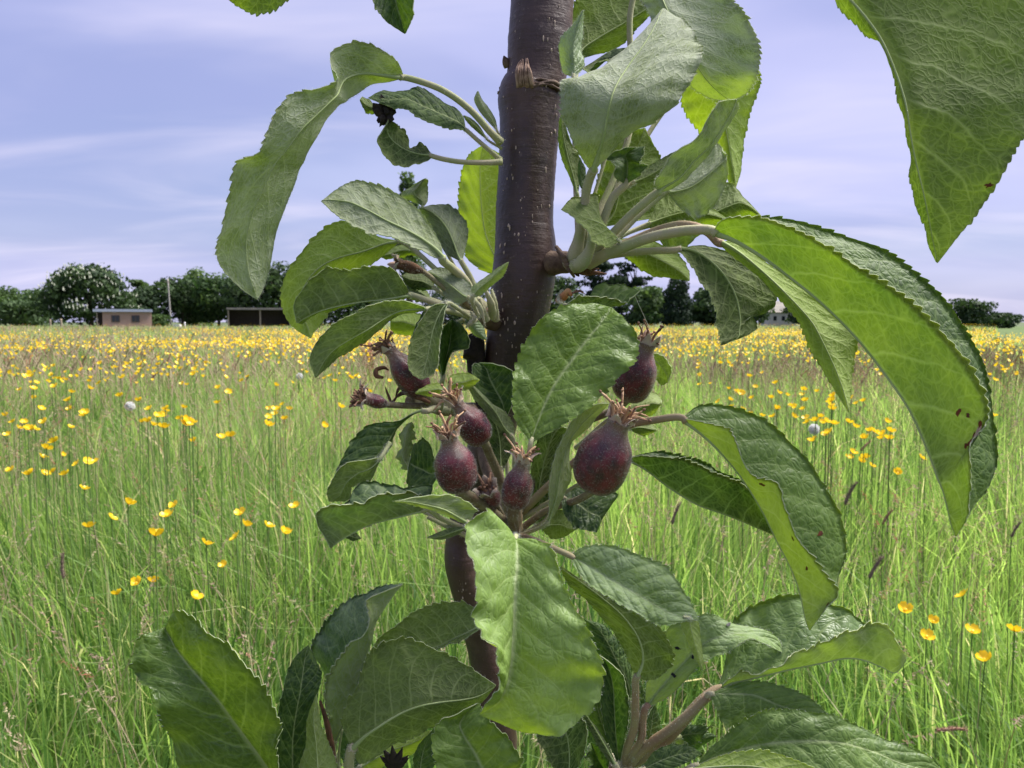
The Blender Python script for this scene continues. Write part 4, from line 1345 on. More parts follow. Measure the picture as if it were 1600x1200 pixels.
stem('spur', [(850, 412, 0.315), (880, 410, 0.308), (905, 408, 0.303), (925, 405, 0.30)], (20, 18, 15, 9), M_SPUR)
for dy, r_ in ((-6, 17), (0, 19), (7, 17), (14, 13)):
    stem('spur_ring', [(872 + dy * 0.4, 392 + dy, 0.302), (884 + dy * .5, 408 + dy, 0.288), (890 + dy * .5, 424 + dy * .6, 0.300)], (3, 4, 2), M_SPUR)
for (x, y, z) in ((936, 420, 0.294), (948, 428, 0.296), (925, 430, 0.297), (905, 432, 0.300)):
    stem('bud_scale', [(898, 414, 0.300), ((898 + x) / 2, (416 + y) / 2 + 3, z), (x, y, z)], (6, 5, 1), M_DEAD)
# swollen pale bases of the leaf stalks on the right spur
for (pts_, rs) in (([(888, 412, .296), (896, 404, .290), (905, 372, .288), (912, 330, .288)], (10, 13, 9, 6)), ([(893, 416, .292), (908, 412, .284), (922, 388, .282), (925, 350, .284)], (10, 12, 8, 5))):
    stem('stalk_base', pts_, rs, M_PET, hair=300)
# left spur and lower spur
stem('spur', [(800, 470, 0.322), (775, 500, 0.315), (752, 490, 0.305), (735, 470, 0.30)], (22, 17, 14, 10), M_SPUR)
stem('spur', [(752, 480, 0.303), (735, 465, 0.298), (722, 455, 0.293)], (12, 11, 7), M_PET, hair=300)
stem('spur', [(735, 560, 0.315), (742, 530, 0.318), (745, 585, 0.318), (760, 640, 0.32)], (13, 15, 15, 14), M_BLACK)
stem('spur', [(760, 700, 0.325), (780, 770, 0.30), (800, 815, 0.28), (803, 838, 0.272)], (18, 16, 13, 12), M_SPUR)
stem('spur', [(803, 838, 0.272), (805, 800, 0.262), (806, 790, 0.258)], (14, 12, 9), M_PETPINK, hair=500)
stem('spur', [(740, 640, 0.325), (690, 640, 0.30), (655, 630, 0.285), (640, 626, 0.28)], (12, 10, 9, 9), M_STALK, hair=200)
stem('shoot', [(775, 1250, 0.348), (860, 1262, 0.31), (940, 1235, 0.288), (965, 1195, 0.278)], (16, 14, 13, 10), M_SPUR)
stem('shoot', [(775, 1330, 0.348), (700, 1330, 0.31), (600, 1300, 0.28), (540, 1240, 0.268)], (16, 14, 12, 10), M_SPUR)
stem('shoot', [(862, -300, 0.320), (1000, -330, 0.28), (1180, -260, 0.225), (1240, -150, 0.205)], (16, 13, 10, 8), M_SPUR)
stem('shoot', [(862, -250, 0.320), (760, -270, 0.305), (620, -230, 0.29), (560, -180, 0.285)], (16, 13, 10, 8), M_SPUR)

# ---------------------------------------------------------------- leaves: upper left
leaf(C1, 0.285, [(985, 382), ((905, 404), (895, 372), (950, 305)), ((830, 415), (800, 362), (865, 243)), ((765, 450), (728, 372), (752, 206)), ((718, 480), (680, 402), (625, 255)), ((700, 496), (660, 440), (622, 330)), ((685, 508), (650, 465), (652, 395)), ((650, 532), (615, 500), (560, 440)),
     ((600, 584), (545, 570), (430, 466)), ((545, 674), (470, 645), (342, 570)), ((500, 768), (395, 745), (290, 695)), ((488, 800), (360, 785), (262, 755)), ((465, 845), (325, 850), (158, 805)), ((440, 912), (290, 930), (130, 930)),
     ((400, 1012), (235, 1050), (90, 1110)), ((352, 1150), (205, 1190), (60, 1205)), ((318, 1330), (215, 1340), (78, 1315)), ((285, 1430), (240, 1425), (180, 1425)), (258, 1480)], 'U',
     mz=(0.5, -1, -2.2, -2.0, -1.5), az=0.9, bz=-0.4, bulge=0.10, pet=[(782, 222, 0.305), (765, 205, 0.300), (735, 172, 0.295), (690, 140, 0.290)], pr=(5.2, 4.4), tone=0.45, wool=0.82, wave=0.8, teeth=(0.15, 1.0))
leaf(C1, 0.297, [(1290, 642), ((1270, 640), (1262, 610), (1268, 565)), ((1200, 628), (1185, 570), (1180, 500)), ((1080, 592), (1080, 525), (1065, 436)), ((1005, 540), (1000, 490), (975, 448)), ((930, 530), (915, 490), (880, 448)), (805, 482)], 'T',
     mz=(0, -0.6), az=-0.3, bz=0.5, pet=[(782, 250, 0.306), (765, 235, 0.302), (745, 218, 0.299)], pr=(3.6, 3), tone=0.05, wool=0.0, gloss=0.0)
L3 = leaf(C1, 0.297, [(1128, 772), ((1065, 812), (1055, 765), (1075, 715)), ((980, 815), (985, 740), (1015, 725)), ((895, 790), (920, 690), (975, 640)), ((858, 700), (895, 640), (945, 612)), (905, 588)], 'U',
     mz=(0, -0.5), az=-0.5, bz=0.7, pet=[(784, 253, 0.304), (760, 254, 0.302), (720, 253, 0.299), (690, 248, 0.298)], pr=(4.2, 3.6), tone=0.12, wool=0.15, wave=1.4)
mb = MB()                       # black shrivelled end of that leaf and the green scrap beyond
rb = np.random.default_rng(5)
nuu, nvv = 16, 16
uu_, vv_ = np.meshgrid(np.linspace(0, 6.283, nuu), np.linspace(0, 3.14159, nvv))
rad = 1 + 0.45 * np.sin(3 * uu_ + 2 * vv_) * np.sin(vv_) + 0.3 * rb.normal(size=uu_.shape) * np.sin(vv_)
rad[:, -1] = rad[:, 0]
cen = at(*cp(C1, 893, 552), 0.294)
Vb = cen + (np.stack([np.sin(vv_) * np.cos(uu_) * 0.0030, np.sin(vv_) * np.sin(uu_) * 0.0022, np.cos(vv_) * 0.0046], -1) * rad[..., None]).reshape(-1, 3)
ii = np.arange(nvv - 1)[:, None] * nuu; jj = np.arange(nuu - 1)[None, :]
mb.add(Vb, np.stack([ii + jj, ii + jj + 1, ii + nuu + jj + 1, ii + nuu + jj], -1).reshape(-1, 4))
for (a_, b_) in (((905, 590), (880, 510)), ((875, 560), (868, 620)), ((900, 520), (930, 530)), ((860, 545), (835, 545))):
    mb.tube(spline([at(*cp(C1, *a_), 0.2955), at(*cp(C1, (a_[0] + b_[0]) / 2 + 6, (a_[1] + b_[1]) / 2), 0.292), at(*cp(C1, *b_), 0.294)], 8), np.array([1, 1.2, 0.9, 1.1, 1, 0.9, 0.6, 0.2]) * 0.0011, 6)
link('shrivelled_tip', mb.build('shrivelled_tip', [M_BLACK], smooth=False), L3['o'], label='black shrivelled leaf end')
leaf(C1, 0.294, [(850, 545), ((830, 558), (825, 535), (815, 500)), ((800, 555), (795, 520), (780, 482)), (765, 490)], 'U', tone=0.3, wool=0.3, pr=(1.2, 1.2), pet=[(*cp(C1, 872, 552), 0.294)])
leaf(C1, 0.306, [(1442, 645), ((1400, 600), (1415, 590), (1432, 590)), ((1352, 540), (1375, 530), (1395, 530)), ((1332, 490), (1350, 480), (1362, 485)), (1347, 448)], 'U', tone=0.5, wool=0.8, az=0.2, bz=0.2, pr=(2, 1.6), pet=[(784, 222, 0.310)], teeth=0.4)
leaf(C1, 0.306, [(1395, 690), ((1345, 650), (1350, 635), (1352, 622)), ((1295, 600), (1300, 590), (1310, 585)), (1275, 570)], 'U', tone=0.45, wool=0.5, az=0.1, bz=0.1, pr=(2, 1.6), pet=[(784, 232, 0.310)], teeth=0.4)
# two leaves hanging in from above the picture
leaf(C1, 0.28, [(700, -470), ((600, -250), (560, -330), (520, -420)), ((480, -80), (400, -220), (330, -340)), ((350, 42), (280, -120), (200, -260)), ((235, 63), (180, -60), (110, -160)), ((150, 15), (120, -30), (80, -80)), (70, -30)], 'U', tone=0.35, wool=0.25, pet=[(558, -182, 0.286), (550, -165, 0.283)], label='leaf tip dipping in at the top left')
leaf(C1, 0.283, [(900, -420), ((1020, -300), (900, -310), (780, -280)), ((1060, -150), (915, -170), (790, -150)), ((1032, 0), (935, -20), (832, 5)), ((1020, 90), (960, 70), (878, 85)), (988, 168)], 'T', tone=0.12, wool=0.15, pet=[(590, -210, 0.288), (600, -170, 0.285)], label='dark leaf tip hanging from the top edge')

# ---------------------------------------------------------------- leaves: upper right group
leaf(C2, 0.335, [(450, 295), ((428, 240), (475, 245), (520, 275)), ((420, 120), (560, 185), (650, 232)), ((450, -10), (680, 115), (760, 122)), ((560, -140), (800, 40), (860, 45)), ((700, -210), (930, -50), (990, -10)), (1080, -170)], 'U', tone=0.42, wool=0.08, mz=(0, 1), pet=[(905, 400, 0.31), (898, 250, 0.32), (900, 130, 0.33)], pr=(4, 3), teeth=0.6)
leaf(C2, 0.278, [(522, 850), ((480, 790), (545, 770), (575, 790)), ((430, 705), (575, 680), (668, 692)), ((385, 595), (592, 590), (800, 612)), ((374, 490), (610, 500), (935, 500)), ((380, 400), (640, 425), (1015, 392)), ((470, 372), (700, 330), (1052, 285)), ((600, 325), (780, 220), (1045, 195)), ((740, 200), (840, 115), (965, 108)), (872, 42)], 'U',
     mz=(0, -1.2, -1.6, -0.4, 1.0), az=0.4, bz=0.9, bulge=-0.12, tone=0.42, wool=0.95, wave=0.8, pet=[(912, 398, 0.292), (912, 340, 0.288), (917, 295, 0.283)], pr=(7, 7), label='pale woolly cupped leaf beside the trunk top')
leaf(C2, 0.272, [(430, 385), ((480, 330), (430, 320), (372, 345)), ((470, 220), (425, 230), (364, 190)), ((480, 110), (450, 130), (410, 140)), (478, 48)], 'U', tone=0.5, wool=0.9, az=0.4, bz=0.5, teeth=0.4, pr=(3, 2.5), pet=[(*cp(C2, 560, 480), 0.272)])
leaf(C2, 0.315, [(700, 350), ((730, 280), (650, 270), (560, 300)), ((760, 250), (640, 240), (520, 350)), (470, 340)], 'T', tone=0.1, wool=0.1, pet=[(905, 380, 0.31), (960, 200, 0.315)], pr=(3, 2))
leaf(C2, 0.302, [(760, -120), ((1000, -130), (840, -60), (760, -40)), ((1200, 0), (890, 50), (800, 60)), ((1295, 105), (960, 160), (860, 180)), ((1345, 250), (1010, 275), (920, 320)), ((1335, 365), (1080, 385), (1000, 420)), ((1290, 450), (1150, 455), (1110, 480)), (1212, 498)], 'U',
     mz=(1.5, 0, -0.8, -0.8, 0), az=-0.3, bz=0.8, bulge=0.16, tone=0.42, wool=1.0, pet=[(905, 398, 0.31), (985, 200, 0.318), (985, 20, 0.318)], pr=(5, 4))
leaf(C2, 0.332, [(1200, 240), ((1300, 280), (1160, 300), (1030, 340)), ((1350, 380), (1130, 400), (965, 480)), ((1345, 440), (1150, 500), (985, 560)), ((1300, 540), (1170, 590), (1050, 645)), ((1280, 640), (1190, 690), (1110, 730)), ((1262, 760), (1208, 800), (1165, 830)), ((1248, 860), (1222, 870), (1195, 890)), (1228, 932)], 'U',
     mz=(0, 0.5), tone=0.78, wool=0.12, pet=[(908, 398, 0.315), (1040, 170, 0.33), (1120, 90, 0.335)], pr=(4, 3), label='bright backlit yellow green leaf hanging behind the woolly leaves')
leaf(E1, 0.278, [(668, 965), ((655, 905), (700, 930), (730, 950)), ((685, 840), (800, 870), (840, 880)), ((770, 720), (900, 760), (930, 790)), ((930, 600), (1000, 660), (1030, 660)), ((1000, 470), (1080, 540), (1110, 540)), ((1060, 395), (1130, 450), (1170, 430)), (1160, 378)], 'U',
     mz=(0, -0.8), az=-0.5, bz=0.5, tone=0.32, wool=0.85, pet=[(915, 405, 0.290), (950, 372, 0.286), (990, 332, 0.281)], pr=(7, 6), teeth=0.3)
leaf(E1, 0.298, [(730, 960), ((760, 850), (780, 960), (830, 1080)), ((850, 760), (880, 930), (920, 1118)), ((960, 680), (980, 860), (1010, 1050)), ((1040, 655), (1060, 790), (1085, 930)), ((1080, 700), (1090, 760), (1108, 840)), (1100, 720)], 'U',
     tone=0.42, wool=0.95, bulge=0.16, pet=[(915, 408, 0.293), (960, 375, 0.296), (1000, 335, 0.297)], pr=(4, 4), label='rounded woolly leaf with pale veins behind the rolled leaf')
leaf(E1, 0.322, [(330, 1180), ((300, 1050), (400, 1080), (720, 1100)), ((295, 900), (440, 930), (760, 960)), ((330, 780), (500, 800), (720, 820)), ((420, 660), (540, 690), (680, 730)), ((520, 580), (575, 610), (640, 660)), (585, 560)], 'U', tone=0.42, wool=0.12, pet=[(910, 400, 0.31)], pr=(4, 4))
leaf(E1, 0.330, [(470, 720), ((500, 640), (560, 660), (640, 740)), ((530, 580), (580, 590), (640, 660)), (590, 556)], 'U', tone=0.6, wool=0.5, pet=[(960, 300, 0.322)], pr=(2, 2))
leaf(E1, 0.287, [(470, 915), ((405, 860), (480, 840), (560, 850)), ((402, 790), (480, 770), (600, 800)), ((370, 740), (470, 730), (560, 770)), ((440, 690), (500, 700), (585, 690)), (560, 680)], 'T', tone=0.14, wool=0.5, wave=1.2, pet=[(918, 402, 0.290), (942, 345, 0.289), (960, 305, 0.288)], pr=(7.5, 5.5))
leaf(E1, 0.288, [(510, 905), ((530, 860), (560, 885), (580, 900)), ((620, 800), (650, 840), (680, 880)), ((720, 740), (740, 770), (760, 800)), (800, 700)], 'U', tone=0.3, wool=0.5, az=0.2, bz=0.2, pr=(3, 3), pet=[(*cp(E1, 480, 925), 0.289)])
leaf(E1, 0.300, [(170, 985), ((120, 860), (150, 880), (182, 870)), ((60, 700), (110, 740), (180, 740)), ((55, 560), (80, 600), (140, 680)), (70, 470)], 'U', tone=0.25, wool=0.25, az=0.3, bz=0.2, pr=(3, 3), pet=[(905, 400, 0.30), (903, 340, 0.30)])
leaf(E1, 0.296, [(205, 965), ((178, 900), (190, 890), (215, 900)), ((172, 800), (190, 810), (220, 820)), (185, 740)], 'T', tone=0.05, wool=0.15, az=0.1, bz=0.1, pr=(2, 2), pet=[(908, 380, 0.298)])
leaf(C4, 0.276, [(448, 345), ((385, 375), (410, 300), (300, 190, 0.8)), ((315, 350), (350, 250), (330, 85, 0.8)), ((262, 275), (250, 215), (240, 100, 0.8)), ((200, 215), (190, 185), (180, 115, 0.6)), (128, 168)], 'U', fold=True, az=-0.4, bz=0.4, tone=0.42, wool=0.2, pet=[(*cp(C4, 450, 345), 0.279)], pr=(2, 2), wave=0.3)
leaf(E1, 0.325, [(880, 1130), ((950, 1080), (960, 1120), (980, 1170)), ((1040, 960), (1090, 1060), (1110, 1180)), ((1110, 900), (1180, 1030), (1200, 1150)), ((1190, 975), (1240, 1050), (1260, 1130)), (1320, 1115)], 'U', tone=0.4, wool=0.3, pet=[(915, 405, 0.305), (990, 360, 0.315)], pr=(4, 3))
leaf(C4, 0.318, [(420, 330), ((560, 330), (500, 380), (480, 420)), ((700, 370), (620, 420), (540, 470)), ((790, 440), (720, 470), (640, 530)), ((830, 500), (790, 515), (740, 545)), (838, 562)], 'U', tone=0.55, wool=0.15, pet=[(920, 405, 0.305)], pr=(3, 3))
leaf(C4, 0.312, [(600, 250), ((690, 90), (740, 200), (760, 400)), ((760, 40), (850, 180), (900, 300)), ((900, 120), (960, 200), (1000, 260)), (1060, 230)], 'U', tone=0.45, wool=0.2, pet=[(915, 405, 0.305), (970, 370, 0.31)], pr=(3, 3))
R_m = leaf(C4, 0.270, [(765, 390), ((880, 372), (850, 398), (800, 420)), ((1050, 405), (950, 455), (855, 480)), ((1180, 490), (1035, 545), (920, 590)), ((1290, 600), (1090, 650), (965, 690)), ((1302, 680), (1110, 740), (990, 770)), ((1235, 745), (1115, 800), (1002, 830)), ((1180, 745), (1110, 840), (1008, 880)), ((1212, 815), (1105, 870), (1010, 900)), ((1130, 872), (1060, 892), (1012, 910)), (1010, 914)], 'U',
     mz=(0, -0.6, -1.2), az=0.7, bz=-0.3, tone=0.10, wool=0.1, wave=0.8, pet=[(912, 408, 0.293), (960, 398, 0.286), (1020, 392, 0.278)], pr=(6, 5), label='dark shaded drooping leaf with a bitten tip right of the trunk')
# long drooping leaves at the right
BIG = leaf(D5, 0.245, [(75, 90), ((115, 48), (140, 112), (150, 50, 0)), ((230, 48), (240, 170), (300, 48)), ((350, 82), (345, 248), (480, 85)), ((480, 150), (440, 325), (640, 140)), ((590, 218), (535, 415), (740, 200)), ((700, 290), (615, 505), (830, 290)), ((800, 372), (690, 605), (905, 362)), ((905, 485), (762, 712), (965, 455)), ((985, 590), (815, 830), (1020, 545)), ((1030, 700), (845, 905), (1035, 625)), ((1015, 790), (860, 950), (1045, 760)), ((975, 850), (875, 985), (1060, 880)), ((968, 960), (893, 1050), (1020, 985)), ((958, 1080), (905, 1105), (985, 1045)), (922, 1152)], 'U',
     mz=(0.8, -0.2, -1.2, -2.0, -2.2), az=-0.9, bz=1.2, bulge=0.06, fold=True, tone=0.60, tone_up=0.22, wool=0.12, pet=[(920, 410, 0.292), (965, 390, 0.280), (1020, 370, 0.268), (1075, 360, 0.258)], pr=(9, 7), teeth=1.2, label='long folded light green leaf arching to the lower right')
for (u, v, r_, m_) in ((0.66, -0.52, 0.0008, M_SPOT), (0.68, -0.56, 0.0006, M_SPOT), (0.745, -0.5, 0.0007, M_SPOT), (0.75, -0.58, 0.0009, M_SPOT), (0.755, -0.70, 0.0012, M_SPOT), (0.735, -0.86, 0.0010, M_SPOT), (0.75, -0.86, 0.0016, M_MINE), (0.765, -0.82, 0.0014, M_MINE)):
    spot(BIG, u, v, r_, m_, False)
spot(BIG, 0.56, 0.62, 0.0010, M_SPOT, True); spot(BIG, 0.17, 0.5, 0.0006, M_SPOT, True)
leaf(D5, 0.262, [(95, 132), ((150, 130), (150, 160), (130, 165)), ((280, 215), (245, 235), (225, 240)), ((400, 305), (345, 330), (310, 330)), ((500, 390), (420, 415), (375, 405)), ((568, 455), (465, 500), (410, 490)), ((562, 550), (500, 575), (455, 570)), ((552, 640), (525, 645), (500, 645)), (547, 722)], 'U',
     mz=(0.5, -0.6), az=0.5, bz=0.3, tone=0.72, wool=0.2, pet=[(920, 408, 0.295), (970, 385, 0.287), (1060, 352, 0.275), (1105, 362, 0.268)], pr=(8, 6), pink=True, label='yellow green leaf hanging below the long arching leaf')
BIGTOP = leaf(C8, 0.20, [(420, -420), ((700, -420), (540, -220), (520, -180)), ((1150, -330), (660, -50), (640, 0)), ((1500, -200), (770, 75), (760, 120)), ((1680, 50), (850, 190), (845, 200)), ((1700, 280), (915, 340), (910, 350)), ((1600, 460), (958, 480), (955, 500)), ((1495, 590), (975, 590), (968, 640)), ((1430, 690), (1000, 720), (978, 760)), ((1350, 840), (1035, 860), (1000, 860)), ((1265, 965), (1060, 980), (1040, 990)), ((1180, 1070), (1080, 1080), (1062, 1090)), (1100, 1175)], 'U',
     mz=(1, 0.5, -0.2, 0, 0.4), az=-0.2, bz=0.5, bulge=0.07, tone=0.36, wool=0.15, pet=[(1240, -150, 0.205), (1235, -148, 0.206)], pr=(7, 6), label='big leaf underside hanging into the top right corner')
spot(BIGTOP, 0.79, -0.88, 0.0007, M_SPOT, False)
# ---------------------------------------------------------------- leaves: middle left group
leaf(C3, 0.278, [(905, 488), ((850, 470), (870, 440), (895, 410)), ((780, 430), (800, 385), (840, 318)), ((700, 392), (715, 335), (765, 218)), ((610, 365), (610, 285), (660, 140)), ((520, 340), (510, 230), (540, 95)), ((430, 306), (420, 190), (450, 75)), ((365, 262), (350, 180), (385, 105)), ((320, 225), (305, 178), (330, 140)), (272, 182)], 'U',
     mz=(0, -0.8, -1), az=-0.3, bz=0.6, bulge=0.12, tone=0.30, wool=0.75, pet=[(744, 478, 0.296), (728, 440, 0.290), (705, 418, 0.283)], pr=(6.5, 6.5), label='grey green leaf with a curled tip, topmost of the left cluster')
leaf(C3, 0.298, [(1005, 500), ((930, 455), (985, 460), (1022, 430)), ((880, 390), (960, 390), (1034, 350)), ((840, 310), (920, 310), (1010, 268)), ((800, 250), (865, 250), (945, 212)), ((785, 222), (820, 225), (860, 203)), (785, 218)], 'U', tone=0.15, wool=0.6, pet=[(746, 480, 0.30), (738, 440, 0.30)], pr=(5, 4))
leaf(C3, 0.310, [(800, 215), ((780, 190), (800, 185), (825, 180)), ((695, 155), (760, 140), (822, 130)), ((740, 110), (785, 100), (828, 75)), (815, 62)], 'U', tone=0.4, wool=0.6, pet=[(742, 475, 0.306), (690, 380, 0.308)], pr=(3, 2))
leaf(C0, 0.345, [(800, 440), ((735, 410), (778, 410), (850, 405)), ((722, 370), (760, 370), (850, 370)), ((717, 310), (752, 320), (840, 310)), ((724, 262), (750, 270), (820, 265)), ((738, 238), (752, 242), (780, 240)), (756, 226)], 'U', tone=1.0, wool=0.03, az=0.3, bz=0.3, pet=[(780, 470, 0.322), (790, 455, 0.338)], pr=(4, 3), label='glowing backlit yellow green leaf left of the trunk')
leaf(C3, 0.302, [(685, 390), ((590, 470), (600, 405), (575, 368)), ((490, 530), (490, 445), (470, 305)), ((410, 560), (390, 470), (370, 286)), ((350, 600), (300, 505), (262, 345)), ((320, 660), (230, 560), (160, 470)), ((310, 720), (180, 640), (85, 580)), ((310, 760), (165, 720), (66, 690)), ((265, 830), (180, 790), (95, 790)), ((235, 860), (205, 840), (150, 855)), (218, 896)], 'U',
     mz=(0, -0.6, -0.8), az=0.5, bz=0.4, tone=0.72, wool=0.06, pet=[(735, 470, 0.298), (680, 420, 0.30), (640, 385, 0.302)], pr=(4, 4), label='bright green leaf arching down at the left of the cluster')
leaf(C3, 0.276, [(732, 668), ((700, 690), (700, 672), (714, 620)), ((600, 695), (600, 690), (650, 540)), ((470, 712), (470, 705), (530, 520)), ((350, 735), (350, 728), (400, 545)), ((260, 765), (260, 755), (295, 532)), ((200, 795), (195, 785), (200, 610)), ((160, 815), (160, 805), (132, 720)), (142, 812)], 'U',
     mz=(0, -0.8, -0.8), az=0.8, bz=-0.3, bulge=0.14, tone=0.30, wool=0.30, pet=[(735, 492, 0.294), (700, 480, 0.286), (665, 468, 0.279)], pr=(5, 4.5))
leaf(C3, 0.270, [(830, 742), ((760, 756), (770, 738), (790, 722)), ((680, 768), (680, 750), (680, 698)), ((610, 820), (600, 790), (560, 712)), ((530, 885), (510, 850), (440, 770)), ((440, 945), (420, 900), (350, 812)), ((355, 1000), (330, 960), (262, 900)), ((290, 1055), (275, 1030), (213, 1000)), (240, 1102)], 'U',
     mz=(0.4, -0.8, -1.0), az=0.6, bz=-0.3, tone=0.30, wool=0.32, pet=[(737, 496, 0.292), (710, 488, 0.286), (680, 483, 0.278)], pr=(4.5, 4))
leaf(C3, 0.266, [(935, 712), ((922, 750), (900, 750), (860, 722)), ((902, 830), (860, 840), (790, 805)), ((892, 930), (840, 930), (740, 910)), ((880, 1030), (820, 1020), (724, 1010)), ((845, 1090), (800, 1080), (745, 1080)), (795, 1113)], 'U', mz=(0.4, -0.4), az=-0.2, bz=-0.2, tone=0.28, wool=0.25, pet=[(740, 500, 0.292), (715, 482, 0.276)], pr=(3, 3), bulge=0.15)
leaf(C3, 0.274, [(925, 705), ((900, 740), (860, 740), (830, 730)), ((850, 770), (800, 800), (780, 800)), (745, 880)], 'T', tone=0.05, wool=0.05, az=0.1, bz=0.1, pr=(2, 2), pet=[(715, 480, 0.278)], teeth=0.7)
leaf(C3, 0.305, [(905, 1110), ((890, 1010), (922, 1010), (960, 960)), ((880, 930), (940, 930), (1040, 945)), ((895, 855), (948, 870), (1030, 870)), ((930, 815), (955, 820), (1000, 820)), (955, 795)], 'T', tone=0.02, wool=0.15, gloss=0.5, pet=[(690, 640, 0.312), (690, 600, 0.308)], pr=(4, 3.5))
leaf(C3, 0.312, [(900, 1090), ((870, 1000), (890, 1000), (910, 1000)), ((875, 940), (890, 930), (915, 960)), (890, 900)], 'T', tone=0.6, wool=0.1, pet=[(690, 640, 0.315)], pr=(2, 2))
leaf(C3, 0.318, [(820, 860), ((760, 880), (760, 830), (800, 780)), ((690, 870), (700, 810), (720, 760)), ((640, 860), (650, 810), (670, 770)), (632, 800)], 'U', tone=0.8, wool=0.1, pet=[(725, 500, 0.31)], pr=(3, 2))
leaf(C3, 0.284, [(1050, 690), ((985, 718), (1010, 670), (1058, 640)), ((930, 680), (960, 630), (1035, 600)), ((880, 620), (905, 590), (960, 545)), ((835, 580), (855, 560), (890, 530)), (818, 548)], 'U', tone=0.2, wool=0.75, pet=[(748, 490, 0.294)], pr=(4, 4), az=0.3, bz=0.3)
leaf(C3, 0.276, [(1058, 685), ((1060, 630), (1090, 640), (1110, 665)), ((1110, 595), (1140, 600), (1165, 615)), ((1190, 535), (1200, 545), (1222, 565)), (1250, 498)], 'U', tone=0.6, wool=0.5, az=0.2, bz=0.2, pr=(3, 3), pet=[(746, 492, 0.286)], label='small pale young leaf pointing at the trunk')
leaf(C3, 0.287, [(870, 640), ((800, 640), (800, 600), (830, 560)), ((740, 630), (740, 590), (760, 540)), (690, 570)], 'U', tone=0.08, wool=0.3, pet=[(735, 485, 0.296)], pr=(3, 3))
leaf(C3, 0.290, [(850, 690), ((790, 700), (800, 675), (820, 655)), ((740, 690), (750, 660), (780, 640)), (700, 650)], 'U', tone=0.55, wool=0.5, pet=[(735, 490, 0.296)], pr=(3, 2))
leaf(C3, 0.310, [(800, 470), ((740, 460), (740, 440), (750, 400)), ((690, 470), (690, 440), (690, 410)), ((620, 480), (630, 460), (640, 430)), (580, 470)], 'U', tone=0.6, wool=0.2, pet=[(735, 475, 0.303)], pr=(3, 3))
# thin pale stipules
for (ps, rs) in (([(743, 452, .285), (742, 470, .280), (750, 480, .279), (758, 510, .281)], (2, 4, 4, 1)), ([(745, 500, .282), (735, 505, .280), (728, 512, .281)], (3, 4, 1)), ([(735, 487, .282), (742, 497, .279), (735, 508, .281)], (1.5, 3, 2)),
                 ([(770, 495, .30), (766, 470, .292), (757, 450, .290)], (7, 6, 2)), ([(775, 500, .302), (772, 470, .296), (768, 452, .296)], (6, 5, 2)), ([(760, 500, .295), (752, 480, .29), (748, 466, .288)], (6, 6, 3))):
    stem('stipule', ps, rs, M_PET, hair=150)
leaf(C3, 0.282, [(1060, 790), ((1040, 830), (1060, 830), (1090, 800)), ((1060, 870), (1085, 860), (1115, 830)), ((1100, 895), (1115, 885), (1130, 870)), (1135, 905)], 'U', tone=0.4, wool=0.7, az=0.2, bz=0.2, pr=(2, 2), pet=[(750, 495, 0.292)], teeth=0.3)

# ---------------------------------------------------------------- leaves: middle
leaf(C0, 0.252, [(829, 693), ((806, 655), (843, 652), (870, 668)), ((802, 605), (866, 602), (915, 640)), ((814, 550), (892, 565), (960, 595)), ((842, 504), (916, 532), (992, 562)), ((880, 479), (936, 508), (997, 530)), ((915, 472), (948, 492), (976, 500)), (956, 480)], 'T',
     mz=(-0.6, 0.3, 1.0), az=-0.5, bz=-0.6, bulge=0.16, tone=0.50, wool=0.10, gloss=0.75, wave=1.2, pet=[(803, 838, 0.275), (815, 770, 0.262), (825, 730, 0.25)], pr=(4, 4), label='broad shiny leaf facing the viewer in front of the trunk')
leaf(C4, 0.268, [(150, 690), ((230, 650), (250, 690), (260, 660, 0.8)), ((360, 650), (330, 742), (360, 572, 0.8)), ((430, 670), (400, 702), (430, 582, 0.8)), ((490, 672), (470, 690), (500, 592, 0.6)), (565, 612)], 'U', fold=True, az=-0.2, bz=0.5, tone=0.22, wool=0.15, pet=[(878, 455, 0.30), (872, 468, 0.285)], pr=(2.5, 2))
stem('bud_scale', [(872, 470, 0.295), (882, 462, 0.290), (888, 455, 0.288), (893, 462, .287)], (5, 7, 5, 2), simple('rust_scale', (0.35, 0.12, 0.04), 0.7, 0.3, (0.5, 0.28, 0.12), 300))
for q in range(5):
    stem('bud_scale', [(884, 462, 0.289), (895 + q * 3, 458 - q, 0.287), (902 + q * 3, 452 + q * 2, 0.287)], (1.6, 1.3, 0.6), M_STAMEN2, n=10)
leaf(C4, 0.296, [(610, 990), ((650, 962), (650, 1000), (630, 1060)), ((700, 985), (690, 1040), (660, 1110)), ((738, 1050), (715, 1080), (690, 1135)), (722, 1120)], 'U', tone=0.35, wool=0.3, az=-0.1, bz=0.2, pr=(3, 3), pet=[(900, 640, 0.31), (960, 590, 0.30)])
leaf(C6, 0.285, [(880, 350), ((940, 250), (960, 310), (960, 370)), ((1020, 205), (1030, 280), (1030, 350)), ((1085, 250), (1075, 285), (1060, 330)), (1095, 280)], 'U', tone=0.6, wool=0.4, pr=(3, 3), pet=[(900, 700, 0.31), (960, 650, 0.29)])
leaf(C6, 0.282, [(890, 440), ((950, 400), (960, 430), (950, 470)), ((1020, 405), (1020, 440), (1000, 475)), (1070, 450)], 'U', tone=0.4, wool=0.3, pr=(3, 3), pet=[(900, 720, 0.31), (970, 668, 0.287)])
